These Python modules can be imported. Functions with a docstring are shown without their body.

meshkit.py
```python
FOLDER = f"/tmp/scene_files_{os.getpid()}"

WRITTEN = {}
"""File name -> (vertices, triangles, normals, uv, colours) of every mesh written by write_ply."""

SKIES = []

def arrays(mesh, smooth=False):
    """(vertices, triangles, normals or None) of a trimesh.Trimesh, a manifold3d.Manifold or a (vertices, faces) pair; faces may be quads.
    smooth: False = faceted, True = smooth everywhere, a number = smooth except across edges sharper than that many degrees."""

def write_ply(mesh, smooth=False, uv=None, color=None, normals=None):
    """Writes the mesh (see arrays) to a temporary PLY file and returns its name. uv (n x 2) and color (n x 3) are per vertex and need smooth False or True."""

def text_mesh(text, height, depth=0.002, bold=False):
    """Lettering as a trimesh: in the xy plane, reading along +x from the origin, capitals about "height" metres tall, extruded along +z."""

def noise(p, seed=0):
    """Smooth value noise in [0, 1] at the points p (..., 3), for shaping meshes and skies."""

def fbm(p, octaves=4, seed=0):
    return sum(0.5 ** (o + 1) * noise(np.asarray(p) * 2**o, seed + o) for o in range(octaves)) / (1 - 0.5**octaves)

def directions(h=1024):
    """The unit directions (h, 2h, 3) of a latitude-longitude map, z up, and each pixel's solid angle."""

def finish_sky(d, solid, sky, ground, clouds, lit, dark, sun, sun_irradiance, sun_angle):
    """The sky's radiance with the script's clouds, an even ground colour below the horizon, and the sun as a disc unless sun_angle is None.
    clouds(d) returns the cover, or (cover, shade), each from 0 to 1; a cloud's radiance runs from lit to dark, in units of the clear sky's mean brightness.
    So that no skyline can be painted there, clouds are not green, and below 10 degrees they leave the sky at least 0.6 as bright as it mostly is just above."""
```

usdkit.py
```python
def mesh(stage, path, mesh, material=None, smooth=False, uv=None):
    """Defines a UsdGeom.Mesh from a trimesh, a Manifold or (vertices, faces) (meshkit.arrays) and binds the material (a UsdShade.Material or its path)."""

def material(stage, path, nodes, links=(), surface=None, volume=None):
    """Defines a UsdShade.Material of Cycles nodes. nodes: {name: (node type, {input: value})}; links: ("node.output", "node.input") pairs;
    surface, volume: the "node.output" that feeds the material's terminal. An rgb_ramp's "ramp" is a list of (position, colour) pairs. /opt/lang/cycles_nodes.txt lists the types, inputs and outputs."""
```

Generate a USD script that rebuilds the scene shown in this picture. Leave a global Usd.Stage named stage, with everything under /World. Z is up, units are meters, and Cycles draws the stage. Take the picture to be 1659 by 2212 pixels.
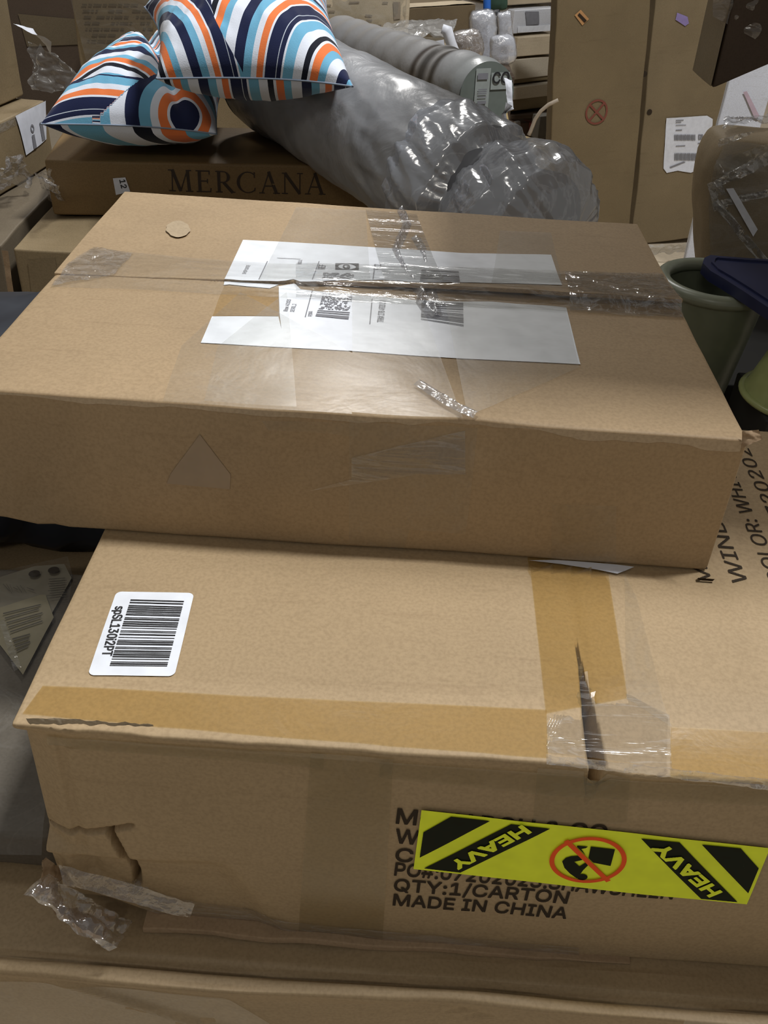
import math, random
import numpy as np
import trimesh
import usdkit, meshkit
from meshkit import fbm, noise
from pxr import Usd, UsdGeom, UsdLux, UsdShade, Gf, Sdf, Vt
from shapely.geometry import Polygon, Point, LineString, box as sbox
from shapely import affinity
from shapely.ops import unary_union

stage = Usd.Stage.CreateInMemory()
UsdGeom.SetStageUpAxis(stage, "Z")
UsdGeom.SetStageMetersPerUnit(stage, 1.0)
UsdGeom.Xform.Define(stage, "/World")

# ------------------------------------------------------------------ camera
PW, PH, F = 1659, 2212, 2000.0
R = np.array([[0.9978, 0.0664, -0.0072], [0.0447, -0.5853, 0.8096], [0.0495, -0.8081, -0.587]])
u_, _, v_ = np.linalg.svd(R); R = u_ @ v_
CAM = np.array([0.0, 0.0, 1.5])
cam = UsdGeom.Camera.Define(stage, "/World/camera")
cam.CreateHorizontalApertureAttr(36.0)
cam.CreateVerticalApertureAttr(36.0 * PH / PW)
cam.CreateFocalLengthAttr(36.0 * F / PW)
cam.CreateClippingRangeAttr(Gf.Vec2f(0.02, 100))
cam.CreateExposureAttr(-0.08)
right, down, fwd = R[:, 0], R[:, 1], R[:, 2]
cm = np.eye(4); cm[0, :3] = right; cm[1, :3] = -down; cm[2, :3] = -fwd; cm[3, :3] = CAM
UsdGeom.Xformable(cam).AddTransformOp().Set(Gf.Matrix4d(*cm.ravel().tolist()))

# ------------------------------------------------------------------ lights
def rect_light(name, pos, target, w, h, intensity, color=(1, 1, 1)):
    l = UsdLux.RectLight.Define(stage, "/World/" + name)
    l.CreateWidthAttr(w); l.CreateHeightAttr(h); l.CreateIntensityAttr(intensity); l.CreateColorAttr(Gf.Vec3f(*color))
    p, t = np.array(pos, float), np.array(target, float)
    z = p - t; z /= np.linalg.norm(z)
    x = np.cross([0, 1, 0.01], z); x /= np.linalg.norm(x); y = np.cross(z, x)
    m = np.eye(4); m[0, :3] = x; m[1, :3] = y; m[2, :3] = z; m[3, :3] = p
    UsdGeom.Xformable(l).AddTransformOp().Set(Gf.Matrix4d(*m.ravel().tolist()))

rect_light("ceiling_lamp_main", (1.3, 1.0, 5.0), (1.0, 1.0, 0), 0.5, 0.4, 315, (0.97, 0.98, 1.0))
rect_light("ceiling_lamp_left", (-2.2, 1.8, 5.4), (-1.6, 1.6, 0), 1.2, 0.5, 11, (1.0, 0.97, 0.92))
rect_light("ceiling_lamp_front", (-0.9, -2.4, 3.6), (0.0, 0.4, 1.0), 0.9, 0.4, 11, (1.0, 0.95, 0.86))
rect_light("ceiling_lamp_back", (-0.3, 5.9, 5.4), (0.3, 4.6, 0), 0.8, 0.35, 120, (1.0, 0.98, 0.95))
dome = UsdLux.DomeLight.Define(stage, "/World/room_air_light")
dome.CreateColorAttr(Gf.Vec3f(1.0, 0.97, 0.93)); dome.CreateIntensityAttr(0.06)

# ------------------------------------------------------------------ pixel -> point on a plane of the place
def ray(px):
    d = np.array([px[0] - PW / 2, px[1] - PH / 2, F]); return R @ (d / np.linalg.norm(d))
def at(px, x=None, y=None, z=None, d=None):
    r = ray(px)
    t = d if d is not None else (z - CAM[2]) / r[2] if z is not None else (y - CAM[1]) / r[1] if y is not None else (x - CAM[0]) / r[0]
    return CAM + t * r

# ------------------------------------------------------------------ materials
LK = "/World/Looks/"
UsdGeom.Scope.Define(stage, "/World/Looks")
_mats = {}
def mat_simple(name, color, rough=0.6, **kw):
    if name not in _mats:
        _mats[name] = usdkit.material(stage, LK + name, {
            "tc": ("texture_coordinate", {}), "n": ("noise_texture", {"scale": 60.0, "detail": 3.0}),
            "r": ("rgb_ramp", {"ramp": [(0.3, tuple(c * 0.88 for c in color)), (0.7, color)]}),
            "p": ("principled_bsdf", {"roughness": rough, **kw})},
            [("tc.object", "n.vector"), ("n.fac", "r.fac"), ("r.color", "p.base_color")], surface="p.BSDF")
    return _mats[name]
def mat_card(name, color, seed=0.0, mott=0.16, line_axis=None, rough=0.62, spec=0.35):
    """Kraft board: soft mottling, fibre speckle, faint flute lines, scuffs."""
    if name in _mats: return _mats[name]
    c = np.array(color)
    nodes = {
        "tc": ("texture_coordinate", {}), "mp": ("mapping", {"location": (seed, seed * 1.7, seed * .3)}),
        "n1": ("noise_texture", {"scale": 5.0, "detail": 4.0, "roughness": 0.6}),
        "r1": ("rgb_ramp", {"ramp": [(0.25, tuple(c * (1 - mott))), (0.5, tuple(c)), (0.78, tuple(np.minimum(c * (1 + mott * .8), 1)))]}),
        "n2": ("noise_texture", {"scale": 420.0, "detail": 2.0}),
        "r2": ("rgb_ramp", {"ramp": [(0.3, (0.86, 0.85, 0.83)), (0.6, (1, 1, 1)), (1.0, (1.08, 1.07, 1.05))]}),
        "m1": ("mix_color", {"blend_type": "multiply", "fac": 1.0, "use_clamp": False}),
        "mps": ("mapping", {"scale": (3.0, 40.0, 40.0), "rotation": (0.0, 0.2, 0.35)}),
        "n3": ("noise_texture", {"scale": 1.6, "detail": 5.0, "roughness": 0.7}),
        "r3": ("rgb_ramp", {"ramp": [(0.28, (0.86, 0.84, 0.82)), (0.42, (1, 1, 1)), (1.0, (1, 1, 1))]}),
        "m2": ("mix_color", {"blend_type": "multiply", "fac": 0.8, "use_clamp": False}),
        "b": ("bump", {"strength": 0.12, "distance": 0.0006}),
        "n4": ("noise_texture", {"scale": 55.0, "detail": 5.0}),
        "p": ("principled_bsdf", {"roughness": rough, "specular_ior_level": spec}),
    }
    links = [("tc.object", "mp.vector"), ("mp.vector", "n1.vector"), ("mp.vector", "n2.vector"), ("mp.vector", "mps.vector"), ("mps.vector", "n3.vector"),
             ("n1.fac", "r1.fac"), ("n2.fac", "r2.fac"), ("r1.color", "m1.a"), ("r2.color", "m1.b"), ("n3.fac", "r3.fac"),
             ("m1.result", "m2.a"), ("r3.color", "m2.b"), ("m2.result", "p.base_color"), ("mp.vector", "n4.vector"), ("n4.fac", "b.height"), ("b.normal", "p.normal")]
    _mats[name] = usdkit.material(stage, LK + name, nodes, links, surface="p.BSDF")
    return _mats[name]
def mat_film(name, tint=(0.95, 0.95, 0.95), haze=0.06, haze_color=(0.75, 0.75, 0.75), rough=0.12, bump=0.6, scale=30.0, gloss=0.16, stretch=(1, 1, 1), rot=(0, 0, 0), streak=0.25, dist=0.004):
    """Clear plastic: lets light through, adds gloss, a thin haze and whitish creases."""
    if name in _mats: return _mats[name]
    nodes = {
        "tc": ("texture_coordinate", {}), "mp": ("mapping", {"scale": stretch, "rotation": rot}),
        "n": ("noise_texture", {"scale": scale, "detail": 4.0, "roughness": 0.55, "distortion": 0.6}),
        "b": ("bump", {"strength": bump, "distance": dist}),
        "t": ("transparent_bsdf", {"color": tint}), "g": ("glossy_bsdf", {"color": (1, 1, 1), "roughness": rough}),
        "d": ("diffuse_bsdf", {"color": haze_color}),
        "lw": ("layer_weight", {"blend": 0.5}), "pw": ("math", {"math_type": "power", "value2": 3.5}),
        "fr": ("math", {"math_type": "multiply_add", "value2": 0.45, "value3": gloss * 0.3, "use_clamp": True}),
        "n2": ("noise_texture", {"scale": scale * 1.3, "detail": 5.0, "roughness": 0.6, "distortion": 1.2}),
        "rr": ("rgb_ramp", {"ramp": [(0.0, (0, 0, 0)), (0.46, (0, 0, 0)), (0.5, (1, 1, 1)), (0.54, (0, 0, 0)), (1, (0, 0, 0))]}),
        "hz": ("math", {"math_type": "multiply_add", "value2": streak, "value3": haze, "use_clamp": True}),
        "m1": ("mix_closure", {}), "m2": ("mix_closure", {}),
    }
    links = [("tc.object", "mp.vector"), ("mp.vector", "n.vector"), ("mp.vector", "n2.vector"), ("n.fac", "b.height"), ("b.normal", "g.normal"),
             ("lw.facing", "pw.value1"), ("pw.value", "fr.value1"), ("n2.fac", "rr.fac"), ("rr.color", "hz.value1"), ("b.normal", "lw.normal"),
             ("t.BSDF", "m1.closure1"), ("d.BSDF", "m1.closure2"), ("hz.value", "m1.fac"), ("m1.closure", "m2.closure1"), ("g.BSDF", "m2.closure2"), ("fr.value", "m2.fac")]
    _mats[name] = usdkit.material(stage, LK + name, nodes, links, surface="m2.closure")
    return _mats[name]

KRAFT = (0.43, 0.285, 0.155)
M_A = mat_card("kraft_upper", (0.37, 0.262, 0.148), 0.0)
M_B = mat_card("kraft_lower", (0.385, 0.278, 0.157), 3.1, mott=0.12)
M_C = mat_card("kraft_base", (0.35, 0.255, 0.145), 5.7, mott=0.2)
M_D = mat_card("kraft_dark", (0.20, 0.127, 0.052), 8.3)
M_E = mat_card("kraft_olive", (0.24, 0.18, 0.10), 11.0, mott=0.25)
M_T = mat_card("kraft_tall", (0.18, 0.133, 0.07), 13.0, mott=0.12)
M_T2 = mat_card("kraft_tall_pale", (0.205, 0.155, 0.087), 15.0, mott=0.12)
M_P = mat_card("kraft_pale", (0.52, 0.43, 0.30), 17.0, mott=0.25)
M_EDGE = mat_card("board_edge", (0.36, 0.25, 0.15), 19.0, mott=0.4, rough=0.9)
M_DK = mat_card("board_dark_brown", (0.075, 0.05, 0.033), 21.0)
M_BROWNTAPE = mat_film("brown_packing_tape", tint=(0.91, 0.83, 0.62), haze=0.05, haze_color=(0.42, 0.31, 0.14), rough=0.3, bump=0.12, gloss=0.1, streak=0.04)
M_TAPE = mat_film("clear_packing_tape", tint=(0.955, 0.955, 0.945), haze=0.025, haze_color=(0.62, 0.62, 0.58), rough=0.25, bump=0.15, gloss=0.07, streak=0.03, scale=14)
M_TAPED = mat_film("yellowed_clear_tape", tint=(0.86, 0.84, 0.76), haze=0.03, haze_color=(0.5, 0.47, 0.38), rough=0.25, bump=0.15, gloss=0.07, streak=0.03, scale=14)
M_TAPEW = mat_film("creased_clear_tape", tint=(0.9, 0.9, 0.89), haze=0.035, haze_color=(0.75, 0.75, 0.74), rough=0.12, bump=0.6, gloss=0.22, streak=0.12, scale=40, stretch=(0.25, 1.5, 1.5))
M_CRINK = mat_film("crinkled_film", tint=(0.93, 0.93, 0.94), haze=0.10, haze_color=(0.8, 0.8, 0.82), rough=0.16, bump=1.0, gloss=0.8, streak=0.3, scale=36)
M_CLEAR = mat_film("glassy_film", tint=(0.93, 0.92, 0.9), haze=0.05, haze_color=(0.7, 0.7, 0.7), rough=0.09, bump=0.9, gloss=0.5, streak=0.12, scale=45)
M_WRAP = mat_film("stretch_wrap", tint=(0.92, 0.92, 0.9), haze=0.10, haze_color=(0.5, 0.48, 0.44), rough=0.2, bump=0.5, gloss=0.22, streak=0.10, scale=5, stretch=(0.6, 0.6, 2.6), rot=(0, 0.35, 0))
M_PAPER = mat_simple("label_paper", (0.84, 0.87, 0.92), 0.35, specular_ior_level=0.5)
M_PAPER2 = mat_simple("matte_label_paper", (0.72, 0.74, 0.80), 0.5)
M_INK = mat_simple("black_ink", (0.02, 0.02, 0.022), 0.5)
M_INKB = mat_simple("brown_black_print", (0.04, 0.028, 0.018), 0.8, specular_ior_level=0.15)
M_INKG = mat_simple("grey_ink", (0.22, 0.22, 0.24), 0.6)
M_INKR = mat_simple("red_print", (0.19, 0.05, 0.03), 0.7)
M_NEON = mat_simple("neon_yellow", (0.88, 1.0, 0.03), 0.6, specular_ior_level=0.3)
M_NEONBK = mat_simple("sticker_black", (0.012, 0.015, 0.007), 0.7, specular_ior_level=0.12)
M_ORANGE = mat_simple("sticker_orange_red", (0.95, 0.10, 0.012), 0.6, specular_ior_level=0.2)

# ------------------------------------------------------------------ USD helpers
_used = {}
def numbered(parent, name):
    k = (parent, name); n = _used.get(k, 0); _used[k] = n + 1
    return parent + "/" + (name if n == 0 else f"{name}_{n:03d}")
def tag(p, label=None, cat=None, group=None, kind=None):
    p = p.GetPrim() if hasattr(p, "GetPrim") else p
    for k, v in (("label", label), ("category", cat), ("group", group), ("kind", kind)):
        if v: p.SetCustomDataByKey(k, v)
    return p
def thing(name, label, cat, M=None, group=None):
    x = UsdGeom.Xform.Define(stage, numbered("/World", name))
    if M is not None:
        x.AddTransformOp().Set(Gf.Matrix4d(*np.asarray(M, float).T.ravel().tolist()))
    return tag(x, label, cat, group)
def part(name, mesh, mat, parent, smooth=False, label=None, kind=None):
    p = usdkit.mesh(stage, numbered(str(parent.GetPath()), name), mesh, mat, smooth)
    tag(p, label, None, None, kind)
    return p.GetPrim()
def solo(name, mesh, mat, label=None, cat=None, smooth=False, kind=None, group=None):
    return tag(usdkit.mesh(stage, numbered("/World", name), mesh, mat, smooth), label, cat, group, kind)
def fattr(prim, name, values):
    UsdGeom.PrimvarsAPI(prim).CreatePrimvar(name, Sdf.ValueTypeNames.FloatArray, "vertex").Set(Vt.FloatArray.FromNumpy(np.asarray(values, np.float32)))

# ------------------------------------------------------------------ mesh helpers
def axis_coords(h, r, step, extra=()):
    n = max(2, int(round(2 * (h - r) / step)) + 1)
    c = np.concatenate([[-h, -h + r * .35], np.linspace(-h + r, h - r, n), [h - r * .35, h], [e for e in extra if -h + r < e < h - r]])
    c = np.unique(np.round(c, 6)); return c
def box_mesh(sx, sy, sz, r=0.003, step=0.03, ex=(), ey=(), ez=()):
    """Rounded box with a grid on every face; centred in x and y, z from 0."""
    X, Y, Z = axis_coords(sx / 2, r, step, ex), axis_coords(sy / 2, r, step, ey), axis_coords(sz / 2, r, step, [e - sz / 2 for e in ez])
    V, Fc, off = [], [], 0
    def grid(A, B, f, flip):
        nonlocal off
        a, b = np.meshgrid(A, B, indexing="ij"); V.append(f(a.ravel(), b.ravel()))
        i = np.arange(len(A) - 1)[:, None] * len(B) + np.arange(len(B) - 1)[None, :]
        q = np.stack([i, i + len(B), i + len(B) + 1, i + 1], -1).reshape(-1, 4) + off
        Fc.append(q[:, ::-1] if flip else q); off += len(A) * len(B)
    o = np.ones
    for s in (-1, 1):
        grid(X, Y, lambda a, b: np.stack([a, b, s * sz / 2 * o(len(a))], 1), s < 0)
        grid(X, Z, lambda a, b: np.stack([a, s * sy / 2 * o(len(a)), b], 1), s > 0)
        grid(Y, Z, lambda a, b: np.stack([s * sx / 2 * o(len(a)), a, b], 1), s < 0)
    v, q = np.vstack(V), np.vstack(Fc)
    h = np.array([sx, sy, sz]) / 2 - r
    c = np.clip(v, -h, h); d = v - c; L = np.linalg.norm(d, axis=1, keepdims=True)
    v = c + d * (r / np.maximum(L, 1e-9)); v[:, 2] += sz / 2
    f = np.vstack([q[:, [0, 1, 2]], q[:, [0, 2, 3]]])
    m = trimesh.Trimesh(v, f, process=False); m.merge_vertices(digits_vertex=7)
    return np.array(m.vertices), np.array(m.faces)
def frame(x, y, z, o):
    M = np.eye(4); M[:3, 0], M[:3, 1], M[:3, 2], M[:3, 3] = x, y, z, o; return M
def fit_frame(tl, tr, bl, y0, y1, depth, ybl=None):
    """Frame and size of a box whose front face has these corners (pixels at distances y0, y1)."""
    a, b, c = at(tl, y=y0), at(tr, y=y1), at(bl, y=y0 if ybl is None else ybl)
    sx = np.linalg.norm(b - a); x = (b - a) / sx
    zz = a - c; zz -= x * (zz @ x); sz = np.linalg.norm(zz); zz /= sz
    y = np.cross(zz, x)
    o = a - zz * sz + x * sx / 2 + y * depth / 2
    return frame(x, y, zz, o), (sx, depth, sz)
def rot_frame(o, rz=0, rx=0, ry=0):
    M = trimesh.transformations.euler_matrix(math.radians(rx), math.radians(ry), math.radians(rz), 'sxyz'); M[:3, 3] = o; return M

def bulge(size, amp, seed, b=0.0, freq=9.0):
    """Uneven, slightly swollen board: moves points along their face, by smooth noise."""
    sx, sy, sz = size
    def f(v):
        v = np.array(v, float)
        u = np.stack([v[:, 0] / (sx / 2), v[:, 1] / (sy / 2), (v[:, 2] - sz / 2) / (sz / 2)], 1)
        n = np.stack([fbm(v * freq + 11.3 * k, 3, seed + k) - 0.5 for k in range(3)], 1)
        w = np.clip(np.abs(u) ** 6, 0, 1)
        mid = np.stack([np.clip((1 - u[:, 1] ** 2) * (1 - u[:, 2] ** 2), 0, 1), np.clip((1 - u[:, 0] ** 2) * (1 - u[:, 2] ** 2), 0, 1), np.clip((1 - u[:, 0] ** 2) * (1 - u[:, 1] ** 2), 0, 1)], 1)
        out = v + n * amp * (0.3 + 0.7 * w) + np.sign(u) * w * mid * b
        low = v[:, 2] < 1e-4
        out[low, 2] = v[low, 2]
        return out
    return f

def tri2d(poly, edge=None):
    """Triangulated 2-D polygon(s) -> (n x 2, faces)."""
    vs, fs, o = [], [], 0
    for g in getattr(poly, "geoms", [poly]):
        if g.is_empty or g.area < 1e-10: continue
        v, f = trimesh.creation.triangulate_polygon(g, engine="earcut")
        v = np.c_[np.asarray(v)[:, :2], np.zeros(len(v))]
        if edge: v, f = trimesh.remesh.subdivide_to_size(v, f, edge, max_iter=30)
        vs.append(v[:, :2]); fs.append(np.asarray(f) + o); o += len(v)
    if not vs: return np.zeros((0, 2)), np.zeros((0, 3), int)
    v, f = np.vstack(vs), np.vstack(fs)
    a = v[f]; cr = (a[:, 1, 0] - a[:, 0, 0]) * (a[:, 2, 1] - a[:, 0, 1]) - (a[:, 1, 1] - a[:, 0, 1]) * (a[:, 2, 0] - a[:, 0, 0])
    f[cr < 0] = f[cr < 0][:, ::-1]
    return v, f
_tx = {}
def text2d(s, bold=False):
    """Flat lettering with unit capital height, from x = 0."""
    if (s, bold) not in _tx:
        m = meshkit.text_mesh(s, 1.0, 0.1, bold)
        keep = m.face_normals[:, 2] > 0.5
        v, f = np.array(m.vertices), np.array(m.faces)[keep]
        uq, inv = np.unique(f, return_inverse=True)
        v2 = v[uq, :2]; v2 = v2 - [v2[:, 0].min(), 0]
        _tx[(s, bold)] = (v2, inv.reshape(f.shape))
    return _tx[(s, bold)]

class Box:
    def __init__(self, M, size, deform=None):
        self.M, self.size, self.deform = np.asarray(M, float), size, deform or (lambda v: v); self.Mi = np.linalg.inv(self.M)
    def mesh(self, r=0.003, step=0.03, **k):
        v, f = box_mesh(*self.size, r, step, **k); return self.deform(v), f
    def pt(self, face, ab, off=0.0005):
        ab = np.asarray(ab, float); a, b = ab[:, 0], ab[:, 1]; sx, sy, sz = self.size; o = np.ones(len(a))
        p = {"front": lambda: np.stack([a, -o * (sy / 2 + off), b], 1), "top": lambda: np.stack([a, b, o * (sz + off)], 1),
             "left": lambda: np.stack([-o * (sx / 2 + off), -a, b], 1), "right": lambda: np.stack([o * (sx / 2 + off), a, b], 1)}[face]()
        return self.deform(p)
    def ab(self, face, pxs):
        out = []
        c = (self.Mi @ np.r_[CAM, 1])[:3]
        for p in pxs:
            d = self.Mi[:3, :3] @ ray(p); sx, sy, sz = self.size
            if face == "front": t = (-sy / 2 - c[1]) / d[1]; q = c + t * d; out.append((q[0], q[2]))
            elif face == "top": t = (sz - c[2]) / d[2]; q = c + t * d; out.append((q[0], q[1]))
            elif face == "left": t = (-sx / 2 - c[0]) / d[0]; q = c + t * d; out.append((-q[1], q[2]))
            else: t = (sx / 2 - c[0]) / d[0]; q = c + t * d; out.append((q[1], q[2]))
        return np.array(out)
    def poly(self, face, pxs): return Polygon(self.ab(face, pxs)).buffer(0)
    def patch(self, face, poly, off=0.0005, edge=0.02):
        v, f = tri2d(poly, edge); return self.pt(face, v, off), f
    def decal(self, name, face, pxs, mat, parent, off=0.0005, edge=0.02, **k):
        pl = pxs if hasattr(pxs, "area") else self.poly(face, pxs)
        return part(name, self.patch(face, pl, off, edge), mat, parent, **k)
    def text_vf(self, face, s, o, du, cap, off=0.0008, bold=False, width=None, edge=0.012):
        v, f = text2d(s, bold); du = np.asarray(du, float); du /= np.linalg.norm(du); dv = np.array([-du[1], du[0]])
        sxx = width / v[:, 0].max() if width else cap
        w = np.asarray(o) + v[:, :1] * sxx * du + v[:, 1:] * cap * dv
        return self.pt(face, w, off), f
def cat(*ms):
    vs, fs, o = [], [], 0
    for v, f in ms: vs.append(v); fs.append(np.asarray(f) + o); o += len(v)
    return np.vstack(vs), np.vstack(fs)
def sheet(c00, c10, c11, c01, n, m, amp=0.0, freq=20.0, seed=0, ridged=True, thick=0.0, edge_amp=0.0, sag=0.0):
    """Crumpled sheet over a four-cornered patch (corners in metres)."""
    u, w = np.meshgrid(np.linspace(0, 1, n), np.linspace(0, 1, m), indexing="ij"); u, w = u.ravel(), w.ravel()
    c = [np.asarray(q, float) for q in (c00, c10, c11, c01)]
    P = ((1 - u) * (1 - w))[:, None] * c[0] + (u * (1 - w))[:, None] * c[1] + (u * w)[:, None] * c[2] + ((1 - u) * w)[:, None] * c[3]
    N = np.cross(c[1] - c[0], c[3] - c[0]); N /= np.linalg.norm(N)
    q = fbm(P * freq + seed * 3.7, 4, seed)
    h = (1 - np.abs(q - 0.5) * 4) if ridged else (q - 0.5) * 2
    P = P + N * (h * amp - sag * 4 * u * (1 - u))[:, None]
    if edge_amp:
        e = np.minimum(np.minimum(u, 1 - u), np.minimum(w, 1 - w)) < 1e-6
        jit = np.stack([noise(P * 40 + 50 * k, seed + 9 + k) - 0.5 for k in range(3)], 1) * edge_amp
        P[e] += jit[e]
    i = np.arange(n - 1)[:, None] * m + np.arange(m - 1)[None, :]
    f = np.stack([i, i + m, i + m + 1, i + 1], -1).reshape(-1, 4)
    return P, np.vstack([f[:, [0, 1, 2]], f[:, [0, 2, 3]]])
def tube(pts, rad, n=10, caps=True):
    P = np.asarray(pts, float); k = len(P); rad = np.broadcast_to(rad, k)
    T = np.gradient(P, axis=0); T /= np.linalg.norm(T, axis=1, keepdims=True)
    up = np.array([0.13, 0.31, 0.94]); V = []
    for i in range(k):
        a = np.cross(T[i], up); a /= np.linalg.norm(a); b = np.cross(T[i], a)
        th = np.arange(n) * 2 * np.pi / n
        V.append(P[i] + rad[i] * (np.cos(th)[:, None] * a + np.sin(th)[:, None] * b))
    V = np.vstack(V); f = []
    for i in range(k - 1):
        for j in range(n):
            a, b = i * n + j, i * n + (j + 1) % n; f += [[a, b, b + n], [a, b + n, a + n]]
    if caps:
        V = np.vstack([V, P[:1], P[-1:]]); c0, c1 = len(V) - 2, len(V) - 1
        for j in range(n): f += [[c0, (j + 1) % n, j], [c1, (k - 1) * n + j, (k - 1) * n + (j + 1) % n]]
    return V, np.array(f)
def lathe(prof, n=48):
    prof = np.asarray(prof, float); th = np.arange(n) * 2 * np.pi / n; k = len(prof)
    V = np.stack([prof[:, 0][:, None] * np.cos(th), prof[:, 0][:, None] * np.sin(th), np.repeat(prof[:, 1][:, None], n, 1)], -1).reshape(-1, 3)
    f = []
    for i in range(k - 1):
        for j in range(n):
            a, b = i * n + j, i * n + (j + 1) % n; f += [[a, b, b + n], [a, b + n, a + n]]
    return V, np.array(f)
def seg_dist(p, line):
    """Distance of 2-D points to a polyline."""
    d = np.full(len(p), 1e9)
    for a, b in zip(line[:-1], line[1:]):
        a, b = np.asarray(a), np.asarray(b); t = np.clip(((p - a) @ (b - a)) / ((b - a) @ (b - a)), 0, 1)
        d = np.minimum(d, np.linalg.norm(p - (a + t[:, None] * (b - a)), axis=1))
    return d
def sstep(a, b, x):
    t = np.clip((x - a) / (b - a), 0, 1); return t * t * (3 - 2 * t)
def bars(u0, u1, w0, w1, seed, unit, horiz=True):
    """Bar code strokes filling a rectangle; strokes run along u, stack along w."""
    rng = random.Random(seed); out, w = [], w0
    while w < w1:
        t = unit * rng.choice([1, 1, 1, 2, 2, 3]); g = unit * rng.choice([1, 1, 2, 2, 3])
        out.append(sbox(u0, w, u1, min(w + t, w1))); w += t + g
    return out
def lerp_quad(q, poly):
    """Maps unit-square polygons into a four-cornered patch q (00, 10, 11, 01)."""
    q = [np.asarray(c) for c in q]
    def m(x, y):
        x, y = np.asarray(x), np.asarray(y)
        r = ((1 - x) * (1 - y))[:, None] * q[0] + (x * (1 - y))[:, None] * q[1] + (x * y)[:, None] * q[2] + ((1 - x) * y)[:, None] * q[3]
        return r
    return Polygon(m(*np.array(poly.exterior.coords).T))
def zp(pts, o, s): return [(o[0] + x / s, o[1] + y / s) for x, y in pts]

# ================================================================== THE SETTING
def slab(name, lo, hi, mat):
    b = trimesh.creation.box(bounds=[lo, hi]); return solo(name, b, mat, kind="structure")
M_FLOOR = mat_simple("pale_concrete", (0.62, 0.52, 0.38), 0.55)
M_WALL = mat_simple("dim_wall_paint", (0.10, 0.08, 0.06), 0.8)
slab("floor", (-7, -3, -0.2), (7, 11, 0), M_FLOOR)
slab("wall_back", (-7, 10.8, 0), (7, 11, 5.9), M_WALL)

# ================================================================== BASE CARTON (bottom of the picture)
C_size = (1.15, 0.66, 0.885)
def c_def(v):
    v = bulge(C_size, 0.006, 31, 0.0, 7.0)(v)
    sy, sz = C_size[1], C_size[2]
    d = v[:, 1] + sy / 2                       # distance behind the front edge
    top = sstep(sz - 0.05, sz - 0.002, v[:, 2])
    x = v[:, 0]
    wob = 0.004 * (fbm(np.c_[x * 9, x * 0, x * 0], 3, 5) - 0.5)
    groove = np.exp(-((d - 0.0115 - wob) / 0.0026) ** 2) * sstep(-0.35, 0.0, x + 0.12)
    v[:, 2] -= top * (0.009 * groove)
    roll = np.exp(-((d - 0.004) / 0.006) ** 2)
    v[:, 2] += top * roll * (0.0025 * np.sin(x * 23 + 1) - 0.0015)
    front = np.exp(-(np.maximum(d, 0) / 0.01) ** 2)
    low = sstep(sz - 0.004, sz - 0.03, v[:, 2])
    v[:, 1] += front * low * (0.010 + 0.004 * np.sin(x * 17))
    k1 = np.abs((x - 0.01) * 0.75 + (v[:, 2] - sz + 0.012))
    k2 = np.abs((x + 0.24) * 0.35 + (v[:, 2] - sz + 0.03))
    v[:, 1] += front * 0.003 * (np.exp(-(k1 / 0.004) ** 2) - np.exp(-((k2) / 0.005) ** 2)) * sstep(sz - .005, sz - .02, v[:, 2])
    v[:, 2] = np.where(d > 0.03, np.minimum(v[:, 2], sz), v[:, 2])
    return v
C = Box(frame([1, 0, 0], [0, 1, 0], [0, 0, 1], [0.03, 0.306 + C_size[1] / 2, 0]), C_size, c_def)
tC = thing("base_carton", "large worn kraft carton at the bottom with a crushed, creased front top edge", "box", C.M)
ey = np.concatenate([-C_size[1] / 2 + np.linspace(0.003, 0.05, 20)])
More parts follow.
